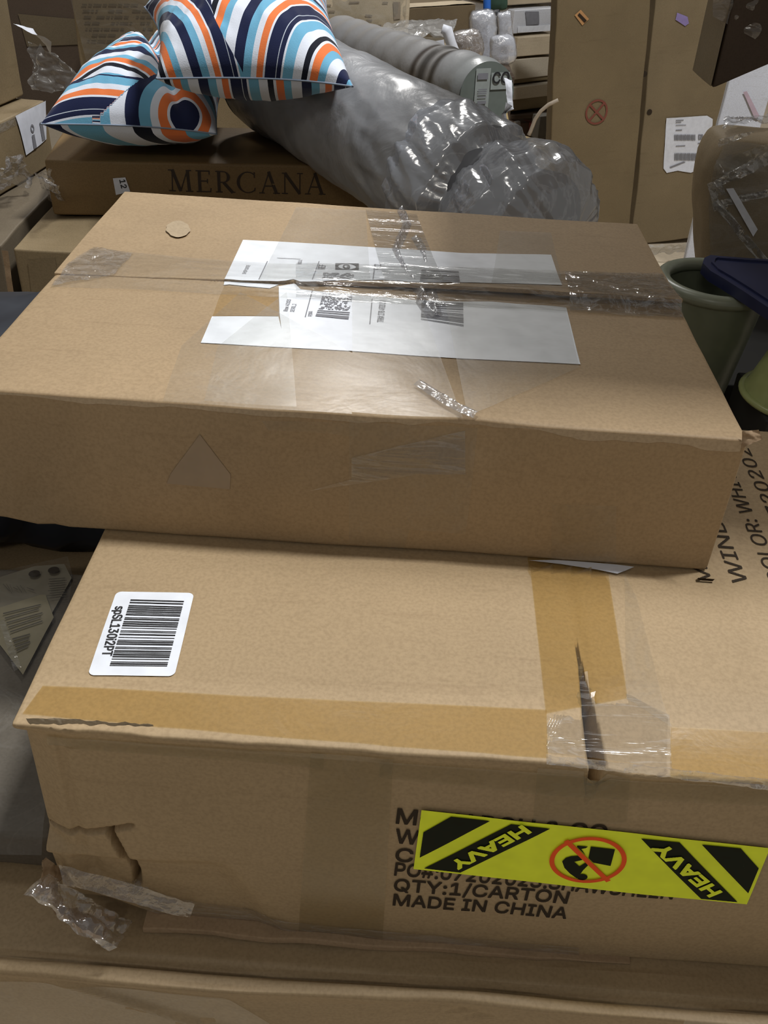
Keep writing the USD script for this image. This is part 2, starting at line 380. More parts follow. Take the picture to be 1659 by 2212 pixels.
part("body", C.mesh(0.004, 0.012, ey=ey, ez=0.885 - np.linspace(.002, .05, 14)), M_C, tC, smooth=50)
C.decal("tape_strip", "front", [(-400, 2150), (480, 2165), (700, 2300), (-400, 2300)], M_TAPE, tC, off=0.0008, edge=0.01, label="clear tape over the front of the carton")
C.decal("tape_strip", "front", [(1480, 2196), (1630, 2200), (1625, 2225), (1470, 2222)], M_TAPE, tC, off=0.0008, edge=0.01)

# ================================================================== LOWER CARTON (barcode label, heavy sticker)
B_size = (0.662, 0.391, 0.202)
B_M = frame([1, 0, 0], [0, 1, 0], [0, 0, 1], [0.125, 0.344 + 0.391 / 2, 0.885])
B0 = Box(B_M, B_size)
crack1 = B0.ab("front", [(100, 1806), (150, 1800), (186, 1794), (241, 1787), (286, 1779)])
crack2 = B0.ab("front", [(238, 1789), (262, 1832), (280, 1868), (293, 1898), (295, 1935)])
fold1 = B0.ab("front", [(130, 1810), (165, 1925)])
fold2 = B0.ab("front", [(180, 1800), (208, 1925)])
_bb = bulge(B_size, 0.0035, 41, 0.004, 8.0)
def b_def(v):
    v0 = np.array(v, float); v = _bb(v0)
    sx, sy, sz = B_size
    d = v0[:, 1] + sy / 2
    fr = np.exp(-(np.maximum(d, 0) / 0.012) ** 2)
    p = v0[:, [0, 2]]
    c1, c2 = seg_dist(p, crack1), seg_dist(p, crack2)
    wid = 0.0016
    dent = np.exp(-(c1 / 0.0014) ** 2) * 0.6 + np.exp(-(c2 / wid) ** 2)
    v[:, 1] += fr * dent * 0.020
    # the panel below and left of the cracks is pushed in and folded
    inside = sstep(0.082, 0.066, p[:, 1] - 0.1 * (p[:, 0] + 0.28) ) * sstep(-0.19, -0.215, p[:, 0] - (0.202 - 0.16 - p[:, 1]) * 0.42)
    f1, f2 = seg_dist(p, fold1), seg_dist(p, fold2)
    v[:, 1] += fr * inside * (0.006 - 0.005 * np.exp(-(f1 / 0.006) ** 2) + 0.003 * np.exp(-(f2 / 0.005) ** 2))
    # left vertical edge is flattened into a slanting facet
    e = v0[:, 0] + sx / 2
    fac = np.clip(1 - e / 0.021, 0, 1) * sstep(0.075, 0.09, p[:, 1]) * sstep(0.2, 0.18, p[:, 1])
    v[:, 1] += fr * fac * 0.012
    v[:, 1] += fr * 0.003 * np.exp(-((e - 0.024) / 0.004) ** 2) * sstep(0.2, 0.18, p[:, 1]) * sstep(.075, .09, p[:, 1])
    # crushed front left bottom corner lifts
    lift = sstep(-0.25, -0.331, v0[:, 0]) * fr * sstep(0.10, 0.0, p[:, 1])
    v[:, 2] += lift * 0.030
    # front edge overhang
    v[:, 1] -= fr * sstep(sz - .012, sz - .002, p[:, 1]) * 0.0025 * (0.6 + 0.8 * noise(v0 * 60, 3))
    # the gap between the two top flaps, open towards the front
    g = sstep(-0.105, -0.19, v0[:, 1]) * 0.0032 + 0.0003
    top = sstep(sz - 0.014, sz - 0.001, v0[:, 2])
    gap = np.exp(-((v0[:, 0] + 0.001 + 0.01 * (v0[:, 1] + .1)) / np.maximum(g, 1e-4)) ** 4) * sstep(-0.10, -0.125, v0[:, 1])
    v[:, 2] -= top * gap * 0.034
    v[:, 2] -= top * np.exp(-(v0[:, 0] / 0.006) ** 2) * 0.001
    rf = sstep(0.002, 0.02, v0[:, 0]) * sstep(-0.13, -0.19, v0[:, 1])
    v[:, 2] -= top * rf * 0.004
    v[:, 2] = np.where(v0[:, 1] > -0.03, np.minimum(v[:, 2], sz + np.maximum(v0[:, 2] - sz, 0)), v[:, 2])
    return v
B = Box(B_M, B_size, b_def)
tB = thing("lower_carton", "long kraft carton with barcode label and neon heavy sticker, under the label-covered carton", "box", B.M)
exB = np.concatenate([np.linspace(-0.329, -0.19, 125), [-.009, -.006, -.0045, -.0035, -.0025, -.0018, -.001, 0, .001, .0018, .0025, .0035, .0045, .006, .009]])
part("body", B.mesh(0.0025, 0.014, ex=exB, ez=np.linspace(0.004, 0.198, 120), ey=np.linspace(-.19, -.1, 24)), M_B, tB, smooth=40)
# packing tapes
B.decal("seam_tape", "top", [(1135, 1180), (1300, 1185), (1352, 1505), (1352, 1512), (1178, 1545), (1143, 1235)], M_BROWNTAPE, tB, off=0.0009, edge=0.012, label="brown tape along the top seam")
B.decal("edge_tape", "top", [(92, 1484), (640, 1512), (1179, 1538), (1182, 1632), (640, 1590), (50, 1540)], M_BROWNTAPE, tB, off=0.0007, edge=0.012, label="brown tape along the front top edge, left half")
B.decal("edge_tape", "top", [(1452, 1569), (1750, 1588), (1750, 1690), (1449, 1665)], M_BROWNTAPE, tB, off=0.0007, edge=0.012, label="brown tape along the front top edge, right half")
B.decal("clear_tape", "front", [(100, 1590), (700, 1622), (700, 1655), (520, 1640), (100, 1615)], M_TAPED, tB, off=0.0008, edge=0.012)
B.decal("clear_tape", "front", [(672, 1618), (850, 1630), (826, 2028), (645, 2016)], M_TAPED, tB, off=0.001, edge=0.012, label="wide clear tape down the front")
B.decal("clear_tape", "front", [(1160, 1650), (1360, 1662), (1352, 1770), (1150, 1760)], M_TAPED, tB, off=0.0009, edge=0.012)
B.decal("clear_tape", "front", [(820, 1640), (1660, 1695), (1660, 1735), (1200, 1710), (820, 1672)], M_TAPED, tB, off=0.0011, edge=0.012)
B.decal("bottom_tape", "front", [(260, 1925), (420, 1960), (700, 1992), (1250, 2040), (1250, 2058), (700, 2028), (300, 1990)], M_TAPEW, tB, off=0.0012, edge=0.008)
# stretched clear tape bridging the opened seam at the front
def drape(pxs, off, edge=0.006, wr=0.0012, seed=3):
    v, f = tri2d(B.poly("top", pxs), edge)
    P = np.c_[v, np.full(len(v), B_size[2])]
    q = fbm(np.c_[v[:, 0] * 60 + v[:, 1] * 90, v[:, 1] * 45, v[:, 0] * 0], 4, seed)
    P[:, 2] += off + wr * (1 - np.abs(q - .5) * 4) + 0.003 * 0
    return P, f
part("bridging_tape", drape([(1238, 1385), (1262, 1460), (1330, 1490), (1445, 1548), (1450, 1665), (1280, 1640), (1180, 1628), (1180, 1560)], 0.0006), M_TAPEW, tB, smooth=True, label="stretched clear tape over the opened seam")
part("clear_tape", B.patch("top", B.poly("top", [(1346, 1250), (1372, 1300), (1430, 1520), (1452, 1569), (1400, 1540), (1350, 1512)]), 0.0005, .012), M_TAPE, tB)
tear = B.poly("top", zp([(120, 190), (300, 188), (480, 200), (690, 218), (800, 232), (740, 258), (690, 276), (560, 250), (330, 215)], (1100, 1150), 2.968))
part("torn_tape_edge", B.patch("top", tear, 0.0016, .01), M_PAPER2, tB, label="white torn tape edge sticking out under the upper carton")
# barcode label
lab = Polygon(B.ab("top", [(252, 1281), (420, 1287), (377, 1465), (189, 1463)]))
lab = lab.buffer(-0.004).buffer(0.004)
pl = B.decal("barcode_label", "top", lab, M_PAPER, tB, off=0.0008, label="white label with black barcode")
lo = (0, 1100); s = 1659 / 460
q = B.ab("top", zp([(855, 1238), (1303, 1242), (1437, 732), (1022, 714)], lo, s))
code = [lerp_quad(q, b) for b in bars(0, 1, 0, 1, 7, 0.0100)]
part("barcode", cat(*[B.patch("top", g, 0.0011, None) for g in code]), M_INK, pl)
a, b = B.ab("top", zp([(905, 772), (795, 1160)], lo, s))
part("label_text", B.text_vf("top", "spSL130i2PT", a, b - a, 0.0060, 0.0013, True, np.linalg.norm(b - a)), M_INK, pl)
# printing on the top, running away from us
def top_line(txt, o_px, cap, length=None):
    o = B.ab("top", [o_px])[0]
    part("print", B.text_vf("top", txt, o, (0, 1), cap, 0.0006, False, length), M_INKB, tB)
top_line("MONARCH & CO", (1541, 1262), 0.0115, 0.20)
top_line("WINDOW SEAT", (1618, 1262), 0.0115, 0.20)
top_line("COLOR: WHITE", (1700, 1262), 0.0115, 0.155)
top_line("PO#:07202023", (1768, 1262), 0.0115, 0.20)
# printing on the front
def front_line(txt, l_px, r_px, cap):
    a, b = B.ab("front", [l_px, r_px])
    part("print", B.text_vf("front", txt, a, b - a, cap, 0.0006, True, np.linalg.norm(b - a)), M_INKB, tB)
front_line("MONARCH & CO", (855, 1766), (1305, 1803), 0.0135)
front_line("WINDOW SEAT", (853, 1807), (1240, 1838), 0.0135)
front_line("COLOR: WHITE", (853, 1847), (1280, 1880), 0.0135)
front_line("PO#:07202023.SHAWSHEEN", (851, 1878), (1450, 1928), 0.0135)
front_line("QTY:1/CARTON", (850, 1912), (1223, 1938), 0.0130)
front_line("MADE IN CHINA", (848, 1944), (1221, 1972), 0.0130)
# heavy sticker
so, ss = (820, 1680), 1659 / 839
st = B.decal("heavy_sticker", "front", zp([(180, 110), (1659, 272), (1560, 508), (145, 358)], so, ss), M_NEON, tB, off=0.0016, edge=0.01, label="neon yellow sticker reading heavy, upside down")
def sp(*shapes, off=0.0021): return cat(*[B.patch("front", B.poly("front", zp(q, so, ss)), off, 0.012) for q in shapes])
for q_ in ([(305, 135), (470, 153), (172, 305), (188, 198)], [(560, 165), (725, 185), (345, 370), (190, 352)],
           [(1112, 228), (1275, 243), (1520, 495), (1365, 480)], [(1370, 253), (1535, 270), (1610, 353), (1565, 457)]):
    part("black_stripe", sp(q_), M_NEONBK, st)
def heavy(start, end, cap):
    a, b = B.ab("front", zp([start, end], so, ss)); return cat(*[B.text_vf("front", "HEAVY", a + np.array(o_), b - a, cap, 0.0026 + .00004 * k_, True, np.linalg.norm(b - a)) for k_, o_ in enumerate([(0, 0), (.0005, 0), (-.0005, 0), (0, .0005), (0, -.0005)])])
part("heavy_lettering", heavy((606, 166), (297, 326), 0.0085), M_NEON, st)
part("heavy_lettering", heavy((1452, 448), (1208, 241), 0.0085), M_NEON, st)
cpt = B.ab("front", zp([(885, 315)], so, ss))[0]; rx_ = abs(B.ab("front", zp([(1050, 315)], so, ss))[0][0] - cpt[0]); rz_ = rx_ * 0.98
ring = affinity.scale(Point(0, 0).buffer(1, 32), rx_, rz_).difference(affinity.scale(Point(0, 0).buffer(1, 32), rx_ * .875, rz_ * .875))
ring = affinity.translate(ring, *cpt)
slash = LineString(B.ab("front", zp([(792, 232), (972, 400)], so, ss))).buffer(0.0016, cap_style=2)
fo, fs_ = (840, 1700), 3.318
fig = [[(1440, 368), (1612, 388), (1580, 500), (1418, 470)],
       [(1345, 362), (1420, 368), (1405, 378), (1372, 384), (1402, 425), (1392, 432), (1340, 372)],
       [(1236, 470), (1262, 445), (1300, 434), (1388, 428), (1400, 440), (1385, 458), (1322, 472), (1358, 505), (1418, 468), (1428, 488), (1385, 530), (1366, 556), (1340, 590), (1290, 555), (1252, 515)]]
man = unary_union([B.poly("front", zp(q, fo, fs_)) for q in fig] + [Point(B.ab("front", zp([(1378, 580)], fo, fs_))[0]).buffer(0.0032)])
part("lifting_figure", B.patch("front", man.difference(slash.buffer(.0004)), 0.0021, .01), M_NEONBK, st)
part("prohibition_ring", cat(B.patch("front", ring.union(slash), 0.0025, .01)), M_ORANGE, st, label="orange red ring with a slash")
# crushed front left bottom corner: torn board, film and the doubled bottom flap
def atB(px, dy=0.0): return B.Mi[:3, :3] @ at(px, y=0.344 + dy) + B.Mi[:3, 3]
bm, bf = box_mesh(0.335, 0.03, 0.006, 0.0012, 0.008)
bm[:, 1] += 0.004 * (noise(bm * 50, 4) - .5) + 0.0; bm[:, 2] += 0.006 * (noise(np.c_[bm[:, 0] * 22, bm[:, 1] * 0, bm[:, 2] * 0], 6) - .5)
bm[:, 2] *= 1 - 0.7 * sstep(0.05, 0.165, bm[:, 0]); bm += [-0.108, -0.1865, 0.0005]
bm[:, 2] = np.maximum(bm[:, 2], 0.0002)
part("bottom_flap", (bm, bf), M_EDGE, tB, smooth=40, label="ragged bottom flap edge sticking out")
wad = sheet(atB((112, 1880), -.012), atB((300, 1985), -.006), atB((262, 2048), -.034), atB((70, 1922), -.03), 70, 50, 0.011, 34, 12, True, 0, 0.01)
part("crumpled_tape", wad, M_CLEAR, tB, smooth=True, label="crumpled clear tape at the crushed corner")
torn = sheet(atB((108, 1862), -.004), atB((150, 1900), .002), atB((128, 1955), -.018), atB((72, 1938), -.02), 26, 22, 0.007, 40, 5, True, 0, 0.006)
part("torn_board", torn, M_EDGE, tB, smooth=True, label="torn piece of board at the corner")
torn2 = sheet(atB((120, 1930), -.008), atB((250, 1975), .0), atB((240, 2010), -.018), atB((140, 1975), -.022), 30, 20, 0.010, 45, 8, True, 0, 0.006)
part("torn_board", torn2, M_EDGE, tB, smooth=True)
lip = sheet(atB((128, 1868), -.003), atB((420, 1955), -.004), atB((410, 1985), -.007), atB((135, 1915), -.009), 70, 12, 0.0018, 60, 9, True, 0, 0.002)
part("film_lip", lip, M_CLEAR, tB, smooth=True)
edgefilm = sheet(atB((1180, 1632), -.003), atB((1680, 1690), -.003), atB((1680, 1712), -.004), atB((1180, 1652), -.004), 120, 10, 0.0018, 75, 14, True, 0, 0.001)
part("edge_film", edgefilm, M_CRINK, tB, smooth=True)
rag = sheet(atB((52, 1557), -.003), atB((330, 1566), -.0045), atB((330, 1572), -.0045), atB((62, 1570), -.003), 70, 8, 0.002, 80, 21, True, 0, 0.002)
part("frayed_edge", rag, mat_card("frayed_board", (0.36, 0.29, 0.20), 71, mott=.3), tB, smooth=True)

# ================================================================== UPPER CARTON (shipping label)
A_size = (0.519, 0.409, 0.1105)
A_M = frame([1, 0, 0], [0, 1, 0], [0, 0, 1], [-0.0305, 0.523 + 0.409 / 2, 1.0875])
_ab = bulge(A_size, 0.0035, 51, 0.003, 9.0)
def a_def(v):
    v0 = np.array(v, float); v = _ab(v0); sx, sy, sz = A_size
    d = v0[:, 1] + sy / 2; fr = np.exp(-(np.maximum(d, 0) / 0.012) ** 2)
    # bowed front top edge and small dents near the tape
    v[:, 1] += fr * (0.004 * np.exp(-((v0[:, 0] - 0.075) / 0.03) ** 2 - ((v0[:, 2] - .1) / .02) ** 2) + 0.003 * np.exp(-((v0[:, 0] + 0.02) / 0.02) ** 2 - ((v0[:, 2] - .08) / .02) ** 2))
    e = v0[:, 0] + sx / 2
    k = v0[:, 0] + 0.222 + (v0[:, 2] - .03) * 0.25
    v[:, 1] += fr * 0.004 * (np.exp(-(k / 0.004) ** 2) - 0.8 * np.exp(-((k + .012) / 0.006) ** 2)) * sstep(0.075, 0.02, v0[:, 2])
    lift = sstep(-0.20, -0.258, v0[:, 0]) * sstep(0.05, 0.0, v0[:, 2]) * fr
    v[:, 2] += lift * 0.006
    return v
A = Box(A_M, A_size, a_def)
tA = thing("upper_carton", "kraft carton with a torn white shipping label on top, resting on the barcode carton", "box", A.M)
part("body", A.mesh(0.004, 0.011), M_A, tA, smooth=40)
SEAM = 0.722 - A_M[1, 3]
fl = (0.517, A_size[1] / 2 - SEAM, 0.004)
fl_M = np.eye(4); fl_M[:3, 3] = [0, SEAM + fl[1] / 2, A_size[2] - 0.0012]
def fl_def(v):
    v = np.array(v, float); w = v + fl_M[:3, 3]
    dy = w[:, 1] - SEAM; x = w[:, 0]
    lift = 0.0008 + 0.0062 * sstep(-0.16, 0.06, x) - 0.0022 * sstep(-0.12, -0.25, x)
    v[:, 2] += lift * np.exp(-np.maximum(dy, 0) / 0.04) + 0.0022 * (fbm(w * 12 + 4, 3, 71) - .5)
    v[:, 1] += (0.006 * sstep(-.1, .25, x) + 0.0022 * (fbm(np.c_[x * 40, x * 0, x * 0], 3, 9) - .5) - 0.004 * sstep(-.05, -.2, x)) * np.exp(-np.maximum(dy, 0) / 0.02)
    # scuffed bump near the back left corner
    r2 = ((x + 0.185) ** 2 + (w[:, 1] - (0.872 - A_M[1, 3])) ** 2)
    v[:, 2] += 0.0016 * np.exp(-r2 / 0.016 ** 2) * (noise(w * 90, 5) - .3)
    return v
FL = Box(A.M @ fl_M, fl, fl_def)
class Local(Box):
    pass
v, f = FL.mesh(0.0012, 0.008); v = v + fl_M[:3, 3]
pf = part("top_flap", (v, f), M_A, tA, smooth=35, label="rear top flap, raised along the seam")
def flp(poly, off, edge=0.012):
    v, f = FL.patch("top", poly, off, edge); return v + fl_M[:3, 3], f
def fl_poly(pxs): return FL.poly("top", pxs)
# corrugated core seen along the flap's cut edge
rows = []
for i in range(150):
    x = -0.13 + i * 0.0026
    z = 0.0005 if i % 2 else 0.0032
    rows.append((x, z))
rb = []
for (x0, z0), (x1, z1) in zip(rows[:-1], rows[1:]):
    L = FL.pt("front", [(x0, z0), (x1, z1), (x1, z1 + .0007), (x0, z0 + .0007)], 0.0009) + fl_M[:3, 3]
    rb.append((L, np.array([[0, 1, 2], [0, 2, 3]])))
part("corrugation", cat(*rb), M_EDGE, tA)
# ---- clear tape layers
def a_tape(pxs, off=0.0007, edge=0.014, mat=None, name="clear_tape", **k): return A.decal(name, "top", pxs, mat or M_TAPE, tA, off=off, edge=edge, **k)
z3, s3 = (400, 500), 4.1475
z4, s4 = (760, 520), 4.608
# label: rear half on the flap, front half on the body
rear = fl_poly([(525, 520), (700, 530), (860, 540), (1000, 548), (1190, 553), (1213, 628), (1107, 626)] + zp([(1060, 490), (800, 500), (560, 490), (300, 455), (0, 460)], z4, s4) +
               zp([(1500, 495), (1240, 500), (1120, 500), (1030, 495), (970, 470), (900, 480), (830, 480), (500, 455), (356, 440)], z3, s3))
front_pts = zp([(137, 1022), (240, 792), (835, 799), (862, 905), (845, 770), (840, 530), (900, 518), (985, 503), (1035, 555), (1500, 602)], z3, s3) + zp([(600, 622), (1100, 642), (1400, 642), (1659, 662)], z4, s4) + [(1180, 666), (1222, 670), (1253, 792), (1000, 780), (700, 762)]
frontp = A.poly("top", front_pts)
strip = A.poly("top", zp([(356, 478), (500, 487), (650, 500), (840, 514), (760, 546), (650, 536), (560, 527), (400, 505), (350, 510)], z3, s3))
shp = part("shipping_label", A.patch("top", frontp, 0.0006, .01), M_PAPER, tA, label="front half of the large white shipping label, torn along the seam")
part("shipping_label", flp(rear, 0.0006), M_PAPER, tA, label="rear half of the large white shipping label")
part("label_sliver", A.patch("top", strip, 0.0006, .01), M_PAPER, tA, label="torn white sliver of the label")
# print on it
def q_of(face_obj, pxs): return face_obj.ab("top", pxs)
prn = []
def flush(name, kind=None):
    if prn: part(name, cat(*prn), M_INKG, shp, kind=kind); prn.clear()
def add_front(poly, off=0.001): prn.append(A.patch("top", poly, off, None))
def add_rear(poly, off=0.001): prn.append(flp(poly, off, None))
rng = random.Random(4)
def cells(obj, q, nx, ny, fill, add):
    qq = q_of(obj, q)
    for j in range(ny):
        i = 0
        while i < nx:
            w = rng.choice([1, 1, 2, 3])
            if rng.random() < fill: add(lerp_quad(qq, sbox(i / nx, j / ny, min(i + w, nx) / nx, (j + .95) / ny)))
            i += w
cells(A, zp([(1195, 735), (1470, 745), (1500, 600), (1238, 575)], z3, s3), 34, 22, 0.5, add_front)
flush("matrix_code", "stuff")
cells(FL, zp([(1225, 478), (1510, 482), (1510, 415), (1238, 408)], z3, s3), 30, 8, 0.6, add_rear)
flush("matrix_code", "stuff")
qb = q_of(A, zp([(1165, 798), (1460, 825), (1475, 750), (1190, 735)], z3, s3))
for y0, y1 in ((0, .35), (.5, .62), (.75, .85)): add_front(lerp_quad(qb, sbox(0, y0, 1, y1)))
flush("matrix_code_bars")
qr = q_of(FL, zp([(670, 488), (1070, 496), (1060, 335), (690, 325)], z4, s4))
for g in bars(0, 1, 0, 1, 21, 0.035): add_rear(lerp_quad(qr, g))
flush("tracking_barcode")
qf = q_of(A, zp([(685, 830), (1112, 890), (1103, 650), (690, 650)], z4, s4))
for g in bars(0, 1, 0, 1, 22, 0.022): add_front(lerp_quad(qf, g))
flush("tracking_barcode")
def a_line(pxs, w=0.0004, add=add_front, obj=A): add(LineString(q_of(obj, pxs)).buffer(w, cap_style=2)); flush("rule_line")
a_line(zp([(1140, 570), (1075, 805)], z3, s3)); a_line(zp([(1200, 290), (1140, 480)], z3, s3), add=add_rear, obj=FL)
a_line(zp([(200, 620), (175, 870)], z4, s4)); a_line(zp([(232, 260), (208, 450)], z4, s4), add=add_rear, obj=FL)
a_line(zp([(738, 285), (665, 455)], z3, s3), add=add_rear, obj=FL); a_line(zp([(825, 255), (1035, 268)], z3, s3), add=add_rear, obj=FL)
def a_text(txt, p0, p1, cap, o, s_, obj="A"):
    a, b = q_of(A if obj == "A" else FL, zp([p0, p1], o, s_))
    if obj == "A": prn.append(A.text_vf("top", txt, a, b - a, cap, 0.001, True, np.linalg.norm(b - a)))
    else:
        v, f = FL.text_vf("top", txt, a, b - a, cap, 0.001, True, np.linalg.norm(b - a)); prn.append((v + fl_M[:3, 3], f))
    flush("label_text")
a_text("TRK# 278 4920 30", (310, 855), (335, 640), 0.0048, z4, s4)
a_text("Box 4103", (915, 755), (950, 650), 0.003, z3, s3); a_text("DETAIL_2", (975, 760), (995, 690), 0.003, z3, s3)
a_text("PINA", (1135, 800), (1140, 755), 0.003, z3, s3)
a_text("BILL", (1040, 315), (1048, 275), 0.003, z3, s3, "F"); a_text("SHIP DATE", (545, 400), (585, 320), 0.003, z3, s3, "F")
a_text("REF", (1250, 372), (1262, 325), 0.006, z3, s3, "F"); a_text("9622", (285, 325), (290, 265), 0.006, z4, s4, "F")
gq = q_of(FL, zp([(1345, 375), (1555, 378), (1555, 312), (1345, 310)], z3, s3))
gsq = Polygon(gq); gb_ = gsq.bounds; gell = affinity.scale(gsq.centroid.buffer(1, 24), (gb_[2] - gb_[0]) * .36, (gb_[3] - gb_[1]) * .38)
part("carrier_mark", flp(gsq.difference(gell), 0.001, None), M_INK, shp)
ga, gb = q_of(FL, zp([(1415, 366), (1480, 367)], z3, s3))
v, f = FL.text_vf("top", "G", ga, gb - ga, (gb_[3] - gb_[1]) * .55, 0.0012, True, np.linalg.norm(gb - ga)); part("carrier_letter", (v + fl_M[:3, 3], f), M_INK, shp)
# inner brown panel in the torn-out corner of the label
a_tape(zp([(300, 640), (355, 520), (750, 552), (838, 545), (835, 795), (245, 790)], z3, s3), off=0.0005, mat=mat_card("bare_brown_board", (0.29, 0.185, 0.075), 70), name="brown_patch", label="bare brown board where the label is torn away")
a_tape([(392, 752), (520, 640), (760, 770), (760, 895), (350, 868)], label="clear tape band over the label's left end")
a_tape([(470, 755), (620, 640), (640, 880), (440, 868)], off=.0009)
a_tape([(760, 640), (905, 655), (1000, 910), (760, 892)], off=0.0011, label="clear tape band across the label")
a_tape([(960, 660), (1220, 668), (1250, 800), (1010, 905)], off=0.0012)
part("clear_tape", flp(fl_poly([(640, 450), (790, 456), (800, 622), (560, 612)]), 0.0012), M_TAPE, tA)
part("clear_tape", flp(fl_poly([(790, 455), (900, 465), (960, 625), (830, 620)]), 0.0014), M_TAPEW, tA)
part("clear_tape", flp(fl_poly([(1080, 500), (1190, 505), (1215, 625), (1060, 628)]), 0.0014), M_TAPE, tA)
# seam tape, draped from the flap down to the body
def drapeA(pxs, edge, wr, seed, stretch=(70, 20)):
    v, f = tri2d(A.poly("top", pxs), edge)
    body = A.pt("top", v, 0.0009)
    flz = FL.pt("top", v - fl_M[:2, 3], 0.0011) + fl_M[:3, 3]
    t = sstep(SEAM - 0.014, SEAM + 0.002, v[:, 1] - 0.006 * sstep(-.1, .25, v[:, 0]))
    P = body.copy(); P[:, 2] = body[:, 2] * (1 - t) + flz[:, 2] * t
    q = fbm(np.c_[v[:, 0] * stretch[1], v[:, 1] * stretch[0], v[:, 0] * 0], 4, seed)
    P[:, 2] += wr * (1 - np.abs(q - .5) * 4)
    return P, f
part("seam_tape", drapeA([(150, 575), (205, 545), (420, 568), (640, 585), (640, 655), (400, 640), (110, 622)], 0.006, 0.0006, 3), M_TAPE, tA, smooth=True, label="clear tape along the seam, left half")
part("seam_tape", drapeA([(640, 582), (900, 590), (1215, 600), (1430, 606), (1475, 690), (1000, 672), (640, 655)], 0.006, 0.0012, 4), M_TAPEW, tA, smooth=True, label="creased clear tape along the seam, right half")
part("seam_tape", drapeA([(150, 575), (205, 545), (290, 555), (250, 600), (110, 622)], 0.005, 0.0016, 6), M_CLEAR, tA, smooth=True)
part("seam_tape", drapeA([(1215, 600), (1430, 606), (1475, 690), (1230, 676)], 0.004, 0.0022, 8, (110, 25)), M_CLEAR, tA, smooth=True)
# loose film fold standing up across the label
pts = zp([(440, 130), (520, 310), (560, 400), (650, 510), (715, 575), (690, 650), (740, 730), (840, 800)], z4, s4)
pts = [(868, 462), (880, 490)] + pts
def ribbon(pxs, h, seed, dx=0.003):
    base = []
    for i, p in enumerate(pxs):
        a = A.ab("top", [p])[0]; base.append([a[0], a[1], A_size[2] + 0.003])
    base = np.array(base); k = np.linspace(0, len(base) - 1, 90)
    base = np.stack([np.interp(k, range(len(base)), base[:, j]) for j in range(3)], 1)
    T = np.gradient(base, axis=0); T /= np.linalg.norm(T, axis=1, keepdims=True); S = np.cross(T, [0, 0, 1])
    V = []
    for j, (o, z) in enumerate([(-.004, 0), (-.0015, .35), (0.0, 1.0), (.002, .6), (.005, 0)]):
        n = fbm(base * 120 + j * 7, 3, seed) - .4
        V.append(base + S * o + np.array([0, 0, 1]) * (h * z * (0.5 + n))[:, None])
    V = np.stack(V, 1).reshape(-1, 3); i = np.arange(89)[:, None] * 5 + np.arange(4)[None, :]
    q = np.stack([i, i + 5, i + 6, i + 1], -1).reshape(-1, 4)
    return V, np.vstack([q[:, [0, 1, 2]], q[:, [0, 2, 3]]])
part("loose_film_fold", ribbon(pts, 0.009, 2), M_CRINK, tA, smooth=True, label="loose fold of shiny clear tape")
part("loose_film_fold", ribbon(zp([(640, 0), (700, 110), (760, 320), (800, 560), (860, 800)], z4, s4), 0.004, 5), M_CRINK, tA, smooth=True)
part("tape_crease", ribbon([(905, 835), (975, 880), (1005, 895), (1030, 905)], 0.005, 7), M_CRINK, tA, smooth=True)
# tapes on the front
def f_tape(pxs, mat=M_TAPE, off=0.0008, name="front_tape", **k): return A.decal(name, "front", pxs, mat, tA, off=off, edge=0.01, **k)
f_tape([(565, 905), (765, 912), (765, 940), (580, 925)])
f_tape([(755, 905), (1032, 930), (1005, 1150), (885, 1140), (870, 1190), (755, 1170)], label="clear tape folded down over the front")
f_tape([(760, 985), (860, 960), (1005, 935), (1005, 1020), (900, 1020), (665, 1055), (760, 1030)], mat=M_TAPEW, off=0.001)
f_tape([(1190, 1085), (1330, 1090), (1330, 1215), (1190, 1205)], off=.0007)
tri = f_tape([(432, 935), (500, 1020), (498, 1052), (362, 1040), (370, 1020)], mat=mat_simple("glue_residue", (0.325, 0.24, 0.155), 0.5), off=0.0004, name="glue_patch", label="grey triangle of glue left by a removed label")
xs_ = np.linspace(-.25, .255, 120)
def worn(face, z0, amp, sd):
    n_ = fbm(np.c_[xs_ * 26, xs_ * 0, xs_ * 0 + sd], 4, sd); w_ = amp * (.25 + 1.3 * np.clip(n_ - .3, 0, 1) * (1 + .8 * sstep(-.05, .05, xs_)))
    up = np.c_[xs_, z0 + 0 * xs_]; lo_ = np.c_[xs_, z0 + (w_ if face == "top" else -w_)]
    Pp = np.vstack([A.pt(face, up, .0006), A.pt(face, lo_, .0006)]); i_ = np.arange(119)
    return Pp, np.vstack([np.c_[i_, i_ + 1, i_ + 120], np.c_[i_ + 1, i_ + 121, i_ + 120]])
M_WORN_LIT = mat_card("worn_lit_board", (0.46, 0.355, 0.235), 66, mott=.25)  # paleness is part wear, part painted highlight of the lit edge
part("worn_lit_edge", worn("front", A_size[2] - .0012, .006, 4), M_WORN_LIT, tA, label="pale worn strip along the front edge, with the edge highlight painted in")
ctr = sheet(A.Mi[:3, :3] @ at((1605, 935), y=.523) + A.Mi[:3, 3], A.Mi[:3, :3] @ at((1640, 930), y=.52) + A.Mi[:3, 3], A.Mi[:3, :3] @ at((1648, 950), y=.51) + A.Mi[:3, 3], A.Mi[:3, :3] @ at((1600, 968), y=.519) + A.Mi[:3, 3], 14, 12, 0.003, 90, 3, True, 0, .004)
part("torn_corner", ctr, M_EDGE, tA, smooth=True)
scf = flp(Polygon([(FL.ab("top", [(385 + 24 * math.cos(t) * (1 + .10 * math.sin(2 * t + 1) + .05 * math.sin(9 * t)), 498 + 18 * math.sin(t))])[0]) for t in np.linspace(0, 6.2, 48)]), 0.0015, .004)
part("scuff", scf, mat_card("scuffed_board", (0.41, 0.315, 0.20), 4.4, mott=0.4), tA, label="scuffed round dent")
